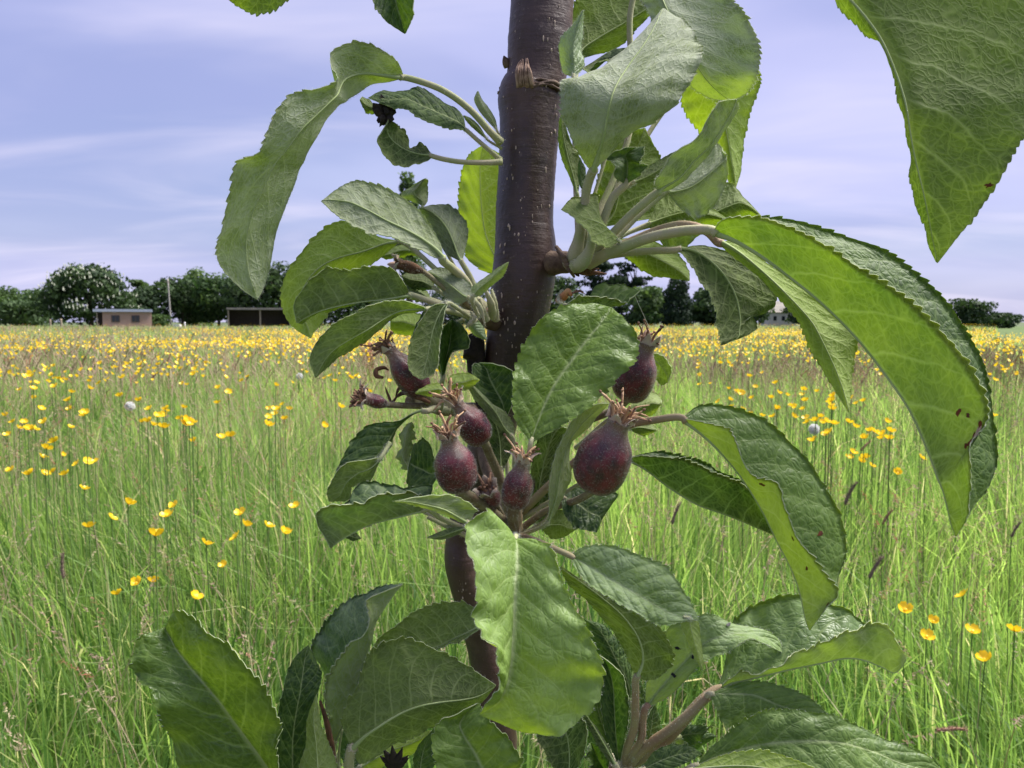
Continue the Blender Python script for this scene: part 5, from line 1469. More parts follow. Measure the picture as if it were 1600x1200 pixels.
leaf(C6, 0.256, [(375, 1035), ((388, 960), (398, 975), (412, 985)), ((392, 850), (430, 870), (475, 870)), ((398, 720), (450, 740), (525, 740)), ((430, 610), (480, 620), (515, 640)), ((470, 505), (510, 520), (532, 520)), ((530, 400), (580, 420), (640, 425)), ((600, 315), (650, 350), (705, 345)), ((690, 283), (715, 300), (745, 300)), (768, 278)], 'U',
     mz=(0, -0.4, 0), az=-0.3, bz=0.5, tone=0.62, wool=0.7, teeth=0.5, pet=[(806, 838, 0.272), (830, 830, 0.262)], pr=(3, 3), label='pale woolly folded leaf beside the largest fruitlet')
leaf(C6, 0.262, [(470, 868), ((545, 815), (520, 880), (478, 940)), ((640, 805), (580, 915), (510, 1005)), ((740, 815), (640, 960), (580, 1062)), ((810, 855), (700, 985), (640, 1075)), ((740, 960), (715, 1020), (680, 1085)), (692, 1085)], 'T', tone=0.02, wool=0.05, gloss=0.6, az=0.5, bz=-0.4, pr=(3, 3), pet=[(806, 838, 0.275), (850, 815, 0.268)], wave=1.5)
leaf(C6, 0.284, [(300, 1060), ((275, 950), (330, 960), (400, 960)), ((272, 800), (330, 810), (400, 800)), ((290, 640), (360, 650), (450, 620)), ((330, 500), (400, 520), (490, 480)), ((400, 440), (440, 450), (500, 435)), (480, 425)], 'U', tone=0.12, wool=0.1, az=0.2, bz=0.2, pr=(3, 3), pet=[(806, 840, 0.276)])
leaf(C6, 0.272, [(330, 1045), ((420, 960), (400, 1040), (360, 1080)), ((480, 950), (470, 1040), (420, 1125)), ((530, 1020), (510, 1060), (490, 1110)), (562, 1068)], 'U', tone=0.45, wool=0.3, az=0.2, bz=0.2, pr=(3, 3), pet=[(806, 840, 0.276)])
leaf(E4, 0.275, [(880, 800), ((760, 720), (850, 680), (940, 640)), ((690, 620), (800, 590), (938, 540)), ((650, 520), (760, 510), (930, 470)), ((645, 430), (740, 450), (860, 425)), ((655, 408), (710, 415), (770, 410)), (680, 402)], 'T', tone=0.02, wool=0.08, gloss=0.4, az=-0.5, bz=-0.3, bulge=-0.1, pr=(4, 3), pet=[(803, 838, 0.28), (790, 700, 0.285)])
leaf(E4, 0.266, [(450, 600), ((540, 600), (520, 545), (480, 500)), ((600, 590), (580, 540), (560, 480)), ((650, 560), (640, 520), (620, 480)), (690, 525)], 'T', tone=0.85, wool=0.1, az=0.2, bz=0.2, pr=(2, 2), pet=[(690, 640, 0.28)])
leaf(E4, 0.264, [(440, 600), ((400, 555), (390, 590), (390, 635)), ((330, 560), (330, 600), (330, 642)), ((270, 590), (275, 605), (290, 632)), (225, 622)], 'T', tone=0.78, wool=0.1, az=0.2, bz=0.2, pr=(2, 2), pet=[(697, 612, 0.270)])
leaf(E4, 0.268, [(930, 940), ((830, 860), (870, 870), (935, 860)), ((740, 760), (800, 750), (880, 770)), ((650, 650), (700, 640), (770, 690)), ((610, 570), (640, 570), (680, 600)), (585, 515)], 'U', tone=0.25, wool=0.5, az=0.2, bz=0.2, pr=(3, 3), pet=[(803, 838, 0.28), (803, 740, 0.272)])
leaf(E4, 0.278, [(840, 1190), ((790, 1080), (840, 1050), (900, 1080)), ((760, 950), (830, 930), (920, 960)), ((750, 830), (800, 830), (870, 850)), ((750, 770), (780, 775), (820, 790)), (770, 740)], 'U', tone=0.03, wool=0.2, az=0.2, bz=0.2, pr=(3, 3), pet=[(803, 838, 0.282)])
# left leaf with a dark upper face and a pale turned-up lower end
leaf(C5, 0.262, [(620, 475), ((560, 490), (555, 492), (540, 492)), ((480, 555), (475, 550), (470, 528)), ((440, 640), (420, 640), (330, 545)), ((395, 720), (370, 700), (235, 630)), ((365, 745), (330, 735), (178, 735)), ((330, 790), (280, 770), (155, 775)), (160, 760)], 'T', mz=(0.5, -0.5), az=0.2, bz=-0.1, tone=0.04, wool=0.05, gloss=0.45, pr=(4.5, 4.5), pet=[(700, 640, 0.285), (680, 638, 0.278)])
leaf(C5, 0.258, [(385, 715), ((335, 830), (330, 770), (300, 728)), ((290, 850), (260, 800), (190, 752)), ((230, 870), (200, 850), (140, 815)), ((215, 935), (170, 910), (105, 890)), (112, 945)], 'U', tone=0.32, wool=0.3, az=0.2, bz=-0.2, pr=(3, 3), pet=[(*cp(C5, 430, 640), 0.262)])
leaf(C5, 0.270, [(690, 800), ((640, 870), (640, 800), (660, 720)), ((590, 860), (600, 780), (640, 650)), ((530, 865), (555, 760), (600, 620)), ((518, 830), (535, 740), (570, 640)), (560, 640)], 'T', tone=0.12, wool=0.1, gloss=0.4, az=-0.2, bz=-0.2, pr=(3, 3), pet=[(780, 800, 0.29), (720, 760, 0.275)])
leaf(C5, 0.276, [(545, 780), ((500, 770), (510, 740), (540, 720)), ((480, 720), (500, 690), (545, 660)), ((490, 650), (510, 640), (550, 620)), ((505, 560), (525, 570), (555, 560)), (545, 530)], 'U', tone=0.55, wool=0.55, wave=2, pr=(2, 2), pet=[(680, 740, 0.285)])
leaf(C5, 0.245, [(620, 985), ((650, 860), (560, 1000), (590, 915)), ((520, 880), (480, 1020), (460, 905)), ((420, 858), (400, 1040), (390, 900)), ((330, 840), (310, 1068), (290, 960)), ((245, 880), (220, 1115), (180, 955)), ((215, 935), (170, 1145), (90, 975)), ((120, 1050), (140, 1168), (48, 1045)), (120, 1188)], 'U',
     fold=True, mz=(0, -0.4, -0.6), az=1.0, bz=-0.5, bulge=0.08, tone=0.45, tone_up=0.06, wool=0.35, pet=[(803, 838, 0.272), (740, 830, 0.262), (690, 810, 0.252)], pr=(4, 4), label='light green folded leaf stretching left under the fruitlets')
leaf(C5, 0.236, [(845, 1062), ((800, 1050), (800, 1035), (865, 1010)), ((700, 1005), (720, 990), (880, 985)), ((600, 975), (630, 965), (790, 925)), ((530, 955), (545, 948), (660, 908)), (452, 943)], 'U', mz=(0, -0.5), az=0.1, bz=0.2, tone=0.62, wool=0.6, pr=(5, 4.5), pet=[(803, 838, 0.262), (770, 835, 0.248)], teeth=0.6)
for (ps, rs) in (([(805, 842, .270), (740, 838, .262), (700, 820, .258), (660, 798, .262)], (4, 4, 4, 3)), ([(806, 845, .270), (750, 845, .262), (710, 828, .256), (668, 808, .257)], (4, 4, 4, 3))):
    stem('petiole', ps, rs, M_PET, hair=300)
leaf(C5, 0.252, [(835, 1080), ((770, 1120), (770, 1100), (760, 1080)), ((700, 1140), (700, 1125), (700, 1100)), (622, 1132)], 'U', tone=0.25, wool=0.5, az=0.1, bz=0.1, pr=(3, 3), pet=[(803, 840, 0.268)], teeth=0.2)
leaf(C5, 0.265, [(180, 1110), ((200, 1130), (210, 1118), (220, 1100)), ((240, 1148), (245, 1130), (250, 1105)), (282, 1138)], 'T', tone=0.03, wool=0.2, az=0.1, bz=0.1, pr=(1.5, 1.5), pet=[(580, 820, 0.262)], teeth=0.3)

# ---------------------------------------------------------------- leaves: right of the fruitlets
S1 = leaf(C7, 0.245, [(318, 158), ((400, 175), (390, 212), (400, 100)), ((520, 212), (470, 285), (520, 106)), ((570, 250), (545, 368), (650, 146)), ((612, 360), (605, 445), (780, 230)), ((670, 440), (660, 530), (880, 320)), ((760, 472), (710, 620), (960, 430)), ((805, 600), (765, 735), (1020, 550)), ((860, 700), (815, 830), (1070, 670)), ((930, 810), (855, 920), (1086, 780)), ((1000, 905), (880, 1005), (1075, 860)), ((1042, 985), (893, 1075), (1045, 945)), ((985, 1065), (905, 1120), (985, 1045)), (918, 1155)], 'U',
     fold=True, mz=(0.3, -0.5, -1.0), az=-0.8, bz=1.1, bulge=0.06, tone=0.80, tone_up=0.40, wool=0.25, gloss=0.55, pet=[(815, 800, 0.285), (900, 720, 0.278), (975, 668, 0.262), (1025, 656, 0.252)], pr=(6, 5.5), pink=True, label='folded leaf with yellow green front half right of the fruitlets')
for (u, v, r_) in ((0.42, -0.7, 0.0007), (0.63, -0.75, 0.0006), (0.72, -0.5, 0.0005), (0.9, -0.85, 0.0006)):
    spot(S1, u, v, r_, M_SPOT, False)
spot(S1, 0.62, 0.62, 0.0009, M_SPOT, True)
leaf(C7, 0.258, [(60, 345), ((150, 335), (150, 398), (180, 320)), ((280, 345), (270, 490), (320, 335)), ((380, 375), (390, 562), (400, 360)), ((480, 415), (510, 605), (480, 400)), ((580, 460), (610, 645), (570, 445)), ((660, 520), (690, 680), (650, 510)), (750, 705)], 'U',
     fold=True, mz=(0.3, 0, 0.4), az=-0.6, bz=0.7, tone=0.15, tone_up=0.02, wool=0.1, pet=[(815, 810, 0.285), (900, 760, 0.280), (960, 720, 0.266)], pr=(4, 4), label='dark green folded leaf tucked behind the yellow green fold')

# ---------------------------------------------------------------- leaves: lower front
leaf(D3, 0.205, [(300, 172), ((400, 187), (308, 205), (192, 62)), ((470, 250), (312, 280), (95, 112)), ((505, 370), (302, 380), (110, 255)), ((572, 500), (297, 480), (124, 400)), ((637, 630), (291, 600), (144, 540)), ((684, 745), (283, 700), (174, 630)), ((688, 855), (272, 785), (216, 705)), ((612, 965), (252, 850), (246, 790)), ((490, 1032), (228, 900), (225, 842)), ((350, 1042), (192, 932), (186, 890)), (138, 964)], 'T',
     mz=(1.2, 0, -0.6, -0.8, -0.6), az=-0.5, bz=-1.0, bulge=0.13, tone=0.68, wool=0.42, gloss=0.45, wave=1.3, pet=[(803, 838, 0.268), (806, 838, 0.245), (806, 838, 0.225)], pr=(4.5, 4), label='largest pale green leaf hanging in front below the fruitlets')
leaf(D3, 0.226, [(546, 252), ((600, 216), (605, 285), (580, 322)), ((720, 208), (700, 342), (650, 394)), ((860, 255), (800, 400), (740, 445)), ((980, 305), (890, 452), (840, 505)), ((1035, 390), (960, 492), (900, 540)), ((1088, 468), (1025, 522), (950, 560)), (1118, 535)], 'T',
     mz=(0.5, -0.4, -0.4), az=0.3, bz=-0.3, bulge=0.15, tone=0.52, wool=0.7, gloss=0.2, pet=[(806, 838, 0.268), (830, 842, 0.250), (868, 858, 0.235)], pr=(5, 4.5), pink=True, label='pale downy leaf sloping right below the fruitlets')
leaf(D3, 0.222, [(1080, 530), ((1115, 550), (1080, 560), (1040, 548)), ((1125, 620), (1095, 625), (1065, 620)), ((1135, 690), (1115, 690), (1095, 690)), (1134, 762)], 'U', tone=0.72, wool=0.3, az=0.1, bz=0.1, pr=(2, 1.5), pet=[(*cp(D3, 1050, 525), 0.222)])
leaf(D3, 0.246, [(838, 802), ((800, 700), (870, 720), (930, 798)), ((735, 585), (850, 620), (1000, 720)), ((645, 475), (780, 520), (975, 620)), ((565, 405), (690, 440), (880, 525)), ((520, 345), (600, 370), (700, 420)), (500, 300)], 'U', mz=(0.3, -0.2), az=0.3, bz=0.3, tone=0.38, wool=0.10, pet=[(965, 1200, 0.272), (990, 1140, 0.262), (993, 1085, 0.252)], pr=(6, 5), pink=True, label='olive leaf underside on an upright stalk, below the downy leaf')
P4 = leaf(D4, 0.258, [(368, 705), ((372, 600), (430, 620), (480, 645)), ((430, 490), (530, 510), (600, 518)), ((450, 370), (610, 430), (650, 480)), ((620, 288), (700, 385), (750, 440)), ((780, 330), (810, 370), (830, 395)), ((880, 348), (880, 385), (900, 412)), ((955, 390), (945, 415), (940, 435)), (985, 458)], 'T', mz=(0.2, 0, 0.6), az=0.3, bz=-0.4, tone=0.55, wool=0.65, gloss=0.4, wave=1.2, pet=[(965, 1200, 0.272), (1000, 1160, 0.266), (1005, 1120, 0.262)], pr=(6, 4.5), pink=True)
for (u, v) in ((0.62, -0.45), (0.36, -0.35), (0.34, 0.3), (0.22, 0.2)):
    spot(P4, u, v, 0.0008, M_HOLE, True)
leaf(D4, 0.262, [(690, 622), ((728, 480), (742, 590), (745, 572)), ((760, 320), (850, 566), (850, 545)), ((900, 226), (1000, 530), (980, 492)), ((1060, 204), (1150, 500), (1120, 438)), ((1220, 248), (1260, 477), (1213, 372)), ((1345, 335), (1350, 487), (1330, 353)), ((1400, 390), (1425, 518), (1432, 330)), ((1480, 470), (1485, 540), (1505, 440)), (1532, 478)], 'T',
     fold=True, mz=(0.2, -0.4, -0.4), az=1.3, bz=-0.4, bulge=-0.05, tone=0.66, tone_up=0.34, wool=0.5, gloss=0.8, wave=1.2, pet=[(960, 1205, 0.280), (1030, 1165, 0.270), (1100, 1092, 0.263)], pr=(9, 7), pink=True, label='bluish shiny folded leaf at the end of the lower right stalk')
leaf(D4, 0.258, [(652, 640), ((740, 605), (720, 640), (680, 700)), ((880, 588), (850, 645), (740, 790)), ((1010, 618), (960, 690), (900, 800)), ((1100, 662), (1060, 720), (1050, 800)), ((1160, 710), (1130, 745), (1130, 780)), (1195, 745)], 'T', tone=0.36, wool=0.3, gloss=0.6, az=0.3, bz=-0.3, pr=(4, 4), pet=[(965, 1195, 0.276), (1060, 1130, 0.266), (1100, 1095, 0.262)])
leaf(D4, 0.245, [(590, 965), ((650, 888), (650, 935), (650, 990)), ((750, 805), (780, 890), (800, 1060)), ((880, 728), (930, 860), (980, 1120)), ((1020, 708), (1100, 850), (1150, 1140)), ((1190, 742), (1250, 860), (1290, 1130)), ((1350, 805), (1390, 900), (1420, 1100)), ((1500, 862), (1510, 950), (1520, 1060)), ((1620, 915), (1620, 980), (1600, 1040)), (1720, 1010)], 'T',
     mz=(0.4, -0.4, 0), az=0.4, bz=-0.7, bulge=0.14, tone=0.34, wool=0.2, gloss=0.6, wave=1.0, pet=[(965, 1200, 0.276), (1040, 1215, 0.262)], pr=(5, 5), label='wide quilted leaf along the bottom right edge')
leaf(D4, 0.236, [(560, 985), ((640, 945), (650, 970), (660, 1010)), ((760, 905), (780, 960), (800, 1060)), ((890, 893), (900, 970), (920, 1090)), ((1010, 928), (1020, 1000), (1030, 1090)), ((1110, 965), (1120, 1020), (1130, 1080)), (1230, 1020)], 'U', tone=0.88, wool=0.1, az=0.2, bz=-0.2, pr=(4, 4), pet=[(965, 1205, 0.276), (1040, 1225, 0.25)], label='bright yellow green leaf on the bottom edge')
leaf(D4, 0.254, [(345, 985), ((400, 905), (420, 945), (440, 990)), ((480, 868), (500, 915), (520, 960)), ((570, 876), (570, 905), (575, 935)), (618, 906)], 'T', tone=0.12, wool=0.1, gloss=0.3, pr=(3, 3), az=0.2, bz=-0.2, pet=[(965, 1200, 0.272)])
leaf(E2, 0.268, [(880, 1010), ((920, 940), (930, 990), (950, 1050)), ((1000, 930), (1000, 985), (1000, 1040)), ((1060, 940), (1040, 980), (1020, 1020)), (1082, 935)], 'T', tone=0.04, wool=0.3, gloss=0.8, wave=2.5, az=0.1, bz=0.1, pr=(3, 3), pet=[(970, 1195, 0.274), (1030, 1160, 0.270)])
leaf(E2, 0.270, [(830, 1030), ((880, 960), (900, 1000), (890, 1050)), ((960, 930), (960, 960), (930, 1010)), (770, 930)], 'U', tone=0.4, wool=0.6, az=0.1, bz=0.1, pr=(3, 3), pet=[(970, 1195, 0.274)], wave=2)
leaf(E2, 0.278, [(590, 800), ((500, 700), (560, 650), (582, 580)), ((420, 560), (490, 520), (540, 480)), ((350, 430), (430, 400), (480, 380)), ((310, 330), (370, 320), (420, 310)), (290, 268)], 'T', tone=0.0, wool=0.05, gloss=0.3, az=0.1, bz=0.2, pr=(3, 3), pet=[(968, 1200, 0.282), (988, 1130, 0.280)])
leaf(E2, 0.266, [(510, 1190), ((430, 1000), (490, 1000), (540, 1030)), ((400, 820), (480, 830), (565, 900)), ((398, 660), (470, 680), (556, 720)), ((395, 540), (440, 570), (520, 610)), ((390, 500), (410, 520), (450, 540)), (385, 495)], 'T', tone=0.05, wool=0.12, gloss=0.7, az=-0.2, bz=-0.4, pr=(3, 3), pet=[(965, 1215, 0.276)], label='dark glossy upright leaf at the foot of the lower right shoot')
leaf(E2, 0.272, [(470, 1150), ((400, 1000), (430, 1000), (440, 980)), ((320, 880), (390, 880), (430, 850)), ((310, 800), (370, 780), (410, 760)), (390, 720)], 'T', tone=0.03, wool=0.1, gloss=0.8, az=0.1, bz=0.1, pr=(3, 3), pet=[(962, 1215, 0.278)])
leaf(E2, 0.258, [(500, 1210), ((400, 1090), (430, 1080), (450, 1090)), ((340, 980), (370, 980), (400, 1000)), ((295, 900), (320, 900), (350, 930)), (285, 850)], 'U', tone=0.15, wool=0.3, az=0.1, bz=0.2, pr=(5, 4), pet=[(962, 1220, 0.274)])
leaf(E2, 0.276, [(440, 1240), ((330, 1180), (380, 1150), (440, 1110)), ((310, 1100), (350, 1080), (420, 1050)), (330, 1040)], 'T', tone=0.05, wool=0.3, gloss=0.8, wave=2, pr=(2, 2), pet=[(950, 1225, 0.28)])
leaf(E2, 0.262, [(640, 880), ((580, 770), (600, 790), (640, 780)), ((560, 765), (570, 770), (590, 765)), (548, 760)], 'T', tone=0.03, wool=0.1, az=0.1, bz=0.1, pr=(2, 2), pet=[(1000, 1130, 0.266)])
leaf(E2, 0.266, [(690, 1060), ((680, 960), (710, 960), (760, 980)), ((690, 880), (720, 880), (765, 900)), (735, 800)], 'T', tone=0.08, wool=0.1, az=-0.1, bz=0.2, pr=(3, 3), pet=[(975, 1190, 0.272)])
leaf(E2, 0.268, [(600, 1140), ((520, 1150), (560, 1090), (610, 1060)), ((530, 1060), (570, 1030), (615, 1010)), (620, 980)], 'T', tone=0.02, wool=0.1, az=0.1, bz=0.1, pr=(3, 3), pet=[(970, 1200, 0.274)])
stem('shoot', [(965, 1230, 0.276), (975, 1180, 0.268), (1000, 1125, 0.264), (1008, 1105, 0.262)], (6, 5.5, 5, 4), M_PETPINK, hair=500)
stem('shoot', [(970, 1210, 0.274), (1000, 1175, 0.268), (1060, 1130, 0.262), (1105, 1088, 0.260)], (8, 8, 7.5, 5.5), M_PETPINK, hair=700)
leaf(D3, 0.243, [(540, 1260), ((615, 1110), (540, 1110), (470, 1200)), ((605, 985), (520, 1030), (430, 1120)), ((560, 950), (480, 1000), (400, 1070)), (400, 960)], 'T', tone=0.05, wool=0.08, gloss=0.3, az=-0.3, bz=-0.2, pr=(3, 3), pet=[(905, 1255, 0.29)])
leaf(E2, 0.285, [(640, 1230), ((560, 1060), (640, 1060), (740, 1090)), ((540, 900), (640, 900), (750, 930)), ((560, 780), (640, 770), (720, 800)), (640, 650)], 'T', tone=0.0, wool=0.05, az=0.2, bz=0.2, pr=(3, 3), pet=[(965, 1225, 0.29)])
leaf(E2, 0.29, [(470, 1260), ((330, 1080), (430, 1080), (520, 1120)), ((330, 900), (420, 900), (520, 940)), ((340, 760), (410, 760), (480, 800)), (400, 640)], 'T', tone=0.02, wool=0.05, gloss=0.5, az=0.2, bz=0.2, pr=(3, 3), pet=[(950, 1230, 0.295)])
leaf(E2, 0.295, [(800, 1190), ((860, 1000), (900, 1060), (900, 1120)), ((1000, 960), (1010, 1020), (1000, 1080)), (1120, 1000)], 'T', tone=0.06, wool=0.1, gloss=0.5, az=0.2, bz=0.2, pr=(3, 3), pet=[(975, 1205, 0.285)])
leaf(D2, 0.236, [(1060, 1330), ((850, 1300), (1000, 1220), (1180, 1180)), ((770, 1180), (950, 1120), (1130, 1080)), ((745, 1080), (900, 1040), (1060, 1000)), ((780, 985), (880, 980), (1010, 950)), ((870, 930), (920, 925), (990, 915)), (975, 878)], 'T', mz=(0, 0.4), tone=0.42, wool=0.15, gloss=0.5, wave=1.2, az=-0.4, bz=-0.3, pr=(4, 4), pet=[(790, 1300, 0.33), (790, 1270, 0.27)], label='fresh green leaf on the bottom edge left of the largest leaf')
leaf(E3, 0.262, [(1180, 1300), ((1130, 1180), (1190, 1150), (1330, 1120)), ((1160, 1040), (1220, 1030), (1300, 1000)), (1290, 890)], 'T', tone=0.03, wool=0.1, az=0.1, bz=0.1, pr=(3, 3), pet=[(700, 1330, 0.30)])
leaf(E3, 0.272, [(700, 1200), ((750, 1120), (800, 1140), (850, 1200)), ((900, 1030), (960, 1060), (1000, 1130)), ((1080, 960), (1120, 1000), (1170, 1060)), ((1190, 930), (1200, 960), (1210, 1000)), (1270, 905)], 'U', tone=0.8, wool=0.15, az=0.2, bz=0.2, pr=(3, 3), pet=[(560, 1260, 0.275)])
leaf(E3, 0.285, [(650, 1250), ((560, 1100), (640, 1100), (720, 1150)), ((570, 950), (640, 970), (720, 1010)), (600, 860)], 'T', tone=0.0, wool=0.03, az=0.1, bz=0.1, pr=(3, 3), pet=[(550, 1260, 0.285)])

# ---------------------------------------------------------------- leaves: lower left
leaf(D1, 0.232, [(1020, 1400), ((620, 1420), (960, 1290), (975, 1270)), ((440, 1300), (890, 1190), (960, 1180)), ((372, 1180), (825, 1100), (948, 1050)), ((292, 980), (700, 935), (950, 940)), ((268, 870), (610, 812), (868, 760)), ((218, 745), (520, 705), (775, 590)), ((126, 680), (432, 602), (640, 465)), ((108, 560), (362, 512), (510, 395)), ((140, 445), (328, 450), (425, 315)), ((222, 402), (302, 405), (352, 278)), (292, 372)], 'T',
     mz=(0.8, -0.2, 0.2), az=-0.5, bz=-0.6, bulge=0.14, tone=0.30, wool=0.0, gloss=0.95, wave=1.3, pet=[(540, 1240, 0.268), (490, 1260, 0.250)], pr=(5, 5), label='large glossy dark green leaf at the lower left')
leaf(D1, 0.236, [(900, 960), ((952, 950), (930, 930), (905, 890)), ((900, 850), (880, 840), (860, 810)), (815, 670)], 'U', tone=0.6, wool=0.8, az=0.1, bz=0.1, pr=(1.5, 1), pet=[(430, 1150, 0.238)], teeth=0.2)
leaf(D1, 0.250, [(1040, 1320), ((948, 1200), (1040, 1190), (1112, 1200)), ((944, 1050), (1040, 1040), (1132, 1040)), ((955, 880), (1060, 880), (1165, 850)), ((982, 760), (1085, 750), (1190, 740)), ((1010, 645), (1100, 640), (1208, 660)), ((1060, 542), (1115, 540), (1172, 560)), (1132, 478)], 'T', mz=(0, -0.3, 0.2), az=-0.3, bz=0.2, tone=0.0, wool=0.05, gloss=0.55, pet=[(545, 1240, 0.268), (460, 1245, 0.254)], pr=(4, 4), label='very dark upright leaf right of the glossy lower left leaf')
leaf(D1, 0.243, [(1200, 1330), ((1085, 1210), (1190, 1200), (1295, 1205)), ((1122, 1060), (1180, 1060), (1250, 1055)), ((1128, 920), (1165, 920), (1205, 945)), (1180, 768)], 'U', tone=0.66, wool=0.35, az=0.2, bz=0.2, pr=(4, 3), pet=[(545, 1245, 0.262)], label='narrow yellow green leaf rising from the bottom edge')
stem('stipule', [(500, 1095, 0.252), (508, 1120, 0.252), (515, 1150, 0.253), (525, 1210, 0.255)], (2, 4, 5, 4), M_DEAD)
stem('stipule', [(535, 1140, 0.256), (530, 1170, 0.257), (528, 1230, 0.26)], (1.5, 2, 2), M_PET)
stem('stipule', [(553, 1145, 0.258), (556, 1165, 0.258), (548, 1190, 0.259), (552, 1235, 0.26)], (1.5, 2, 2, 2), M_PET)
leaf(D2, 0.258, [(250, 1090), ((240, 960), (310, 960), (205, 740, 0.6)), ((214, 890), (350, 850), (175, 660, 0.6)), ((230, 770), (385, 760), (150, 590)), ((285, 655), (412, 660), (200, 505)), ((340, 578), (440, 570), (270, 430)), ((412, 545), (458, 490), (340, 362)), ((432, 450), (490, 430), (430, 333)), ((418, 375), (530, 370), (510, 302)), ((500, 330), (570, 318), (570, 294)), (598, 292)], 'U',
     fold=True, mz=(0, -0.3, 0), az=-0.5, bz=0.8, tone=0.95, tone_up=0.04, wool=0.6, gloss=0.35, pet=[(545, 1240, 0.27), (525, 1190, 0.262)], pr=(4, 4), label='dark leaf with a pale folded front edge, lower left')
leaf(D2, 0.243, [(345, 1105), ((300, 960), (405, 1045), (390, 1172)), ((380, 785), (500, 980), (500, 1112)), ((440, 630), (600, 922), (620, 1052)), ((560, 568), (700, 887), (720, 1008)), ((690, 582), (800, 870), (800, 985)), ((850, 660), (890, 860), (880, 920)), ((955, 722), (975, 840), (970, 885)), (1058, 790)], 'U',
     mz=(0.3, -0.3, 0.2), az=0.2, bz=0.9, bulge=0.12, tone=0.32, wool=0.28, pet=[(548, 1240, 0.268), (545, 1200, 0.252)], pr=(8, 6.5), label='broad olive leaf underside with thick midrib, lower left of the trunk')
leaf(D2, 0.268, [(995, 495), ((960, 530), (950, 520), (985, 440)), ((880, 570), (870, 555), (900, 388)), ((790, 612), (780, 600), (770, 390)), ((700, 640), (690, 625), (660, 430)), ((600, 660), (590, 645), (570, 495)), ((500, 680), (500, 660), (480, 560)), (430, 640)], 'U', tone=0.42, wool=0.35, az=-0.3, bz=0.3, pr=(4, 4), pet=[(757, 984, 0.335)], label='veined olive leaf peeking above the broad underside leaf')
# shrivelled flower remains near the bottom
cen_ = at(*cp(E3, 985, 1150), 0.262)
mb = MB()
for q in range(9):
    a = q * 0.75 + 0.2
    d_ = np.array([math.cos(a), -0.4 * random.random(), math.sin(a) * 0.9 + 0.2])
    mb.tube(spline([cen_, cen_ + d_ * 0.0030, cen_ + d_ * 0.0050 + np.array([0, 0, 0.0015])], 7), np.array([1.5, 1.6, 1.3, 1, 0.7, 0.4, 0.1]) * 0.0011, 6)
mb.tube(spline([cen_, at(600, 1230, 0.266), at(560, 1262, 0.272)], 8), 0.0012, 6)
link('withered_flower', mb.build('withered_flower', [M_BLACK]), TREE, label='dark shrivelled flower remains at the bottom')

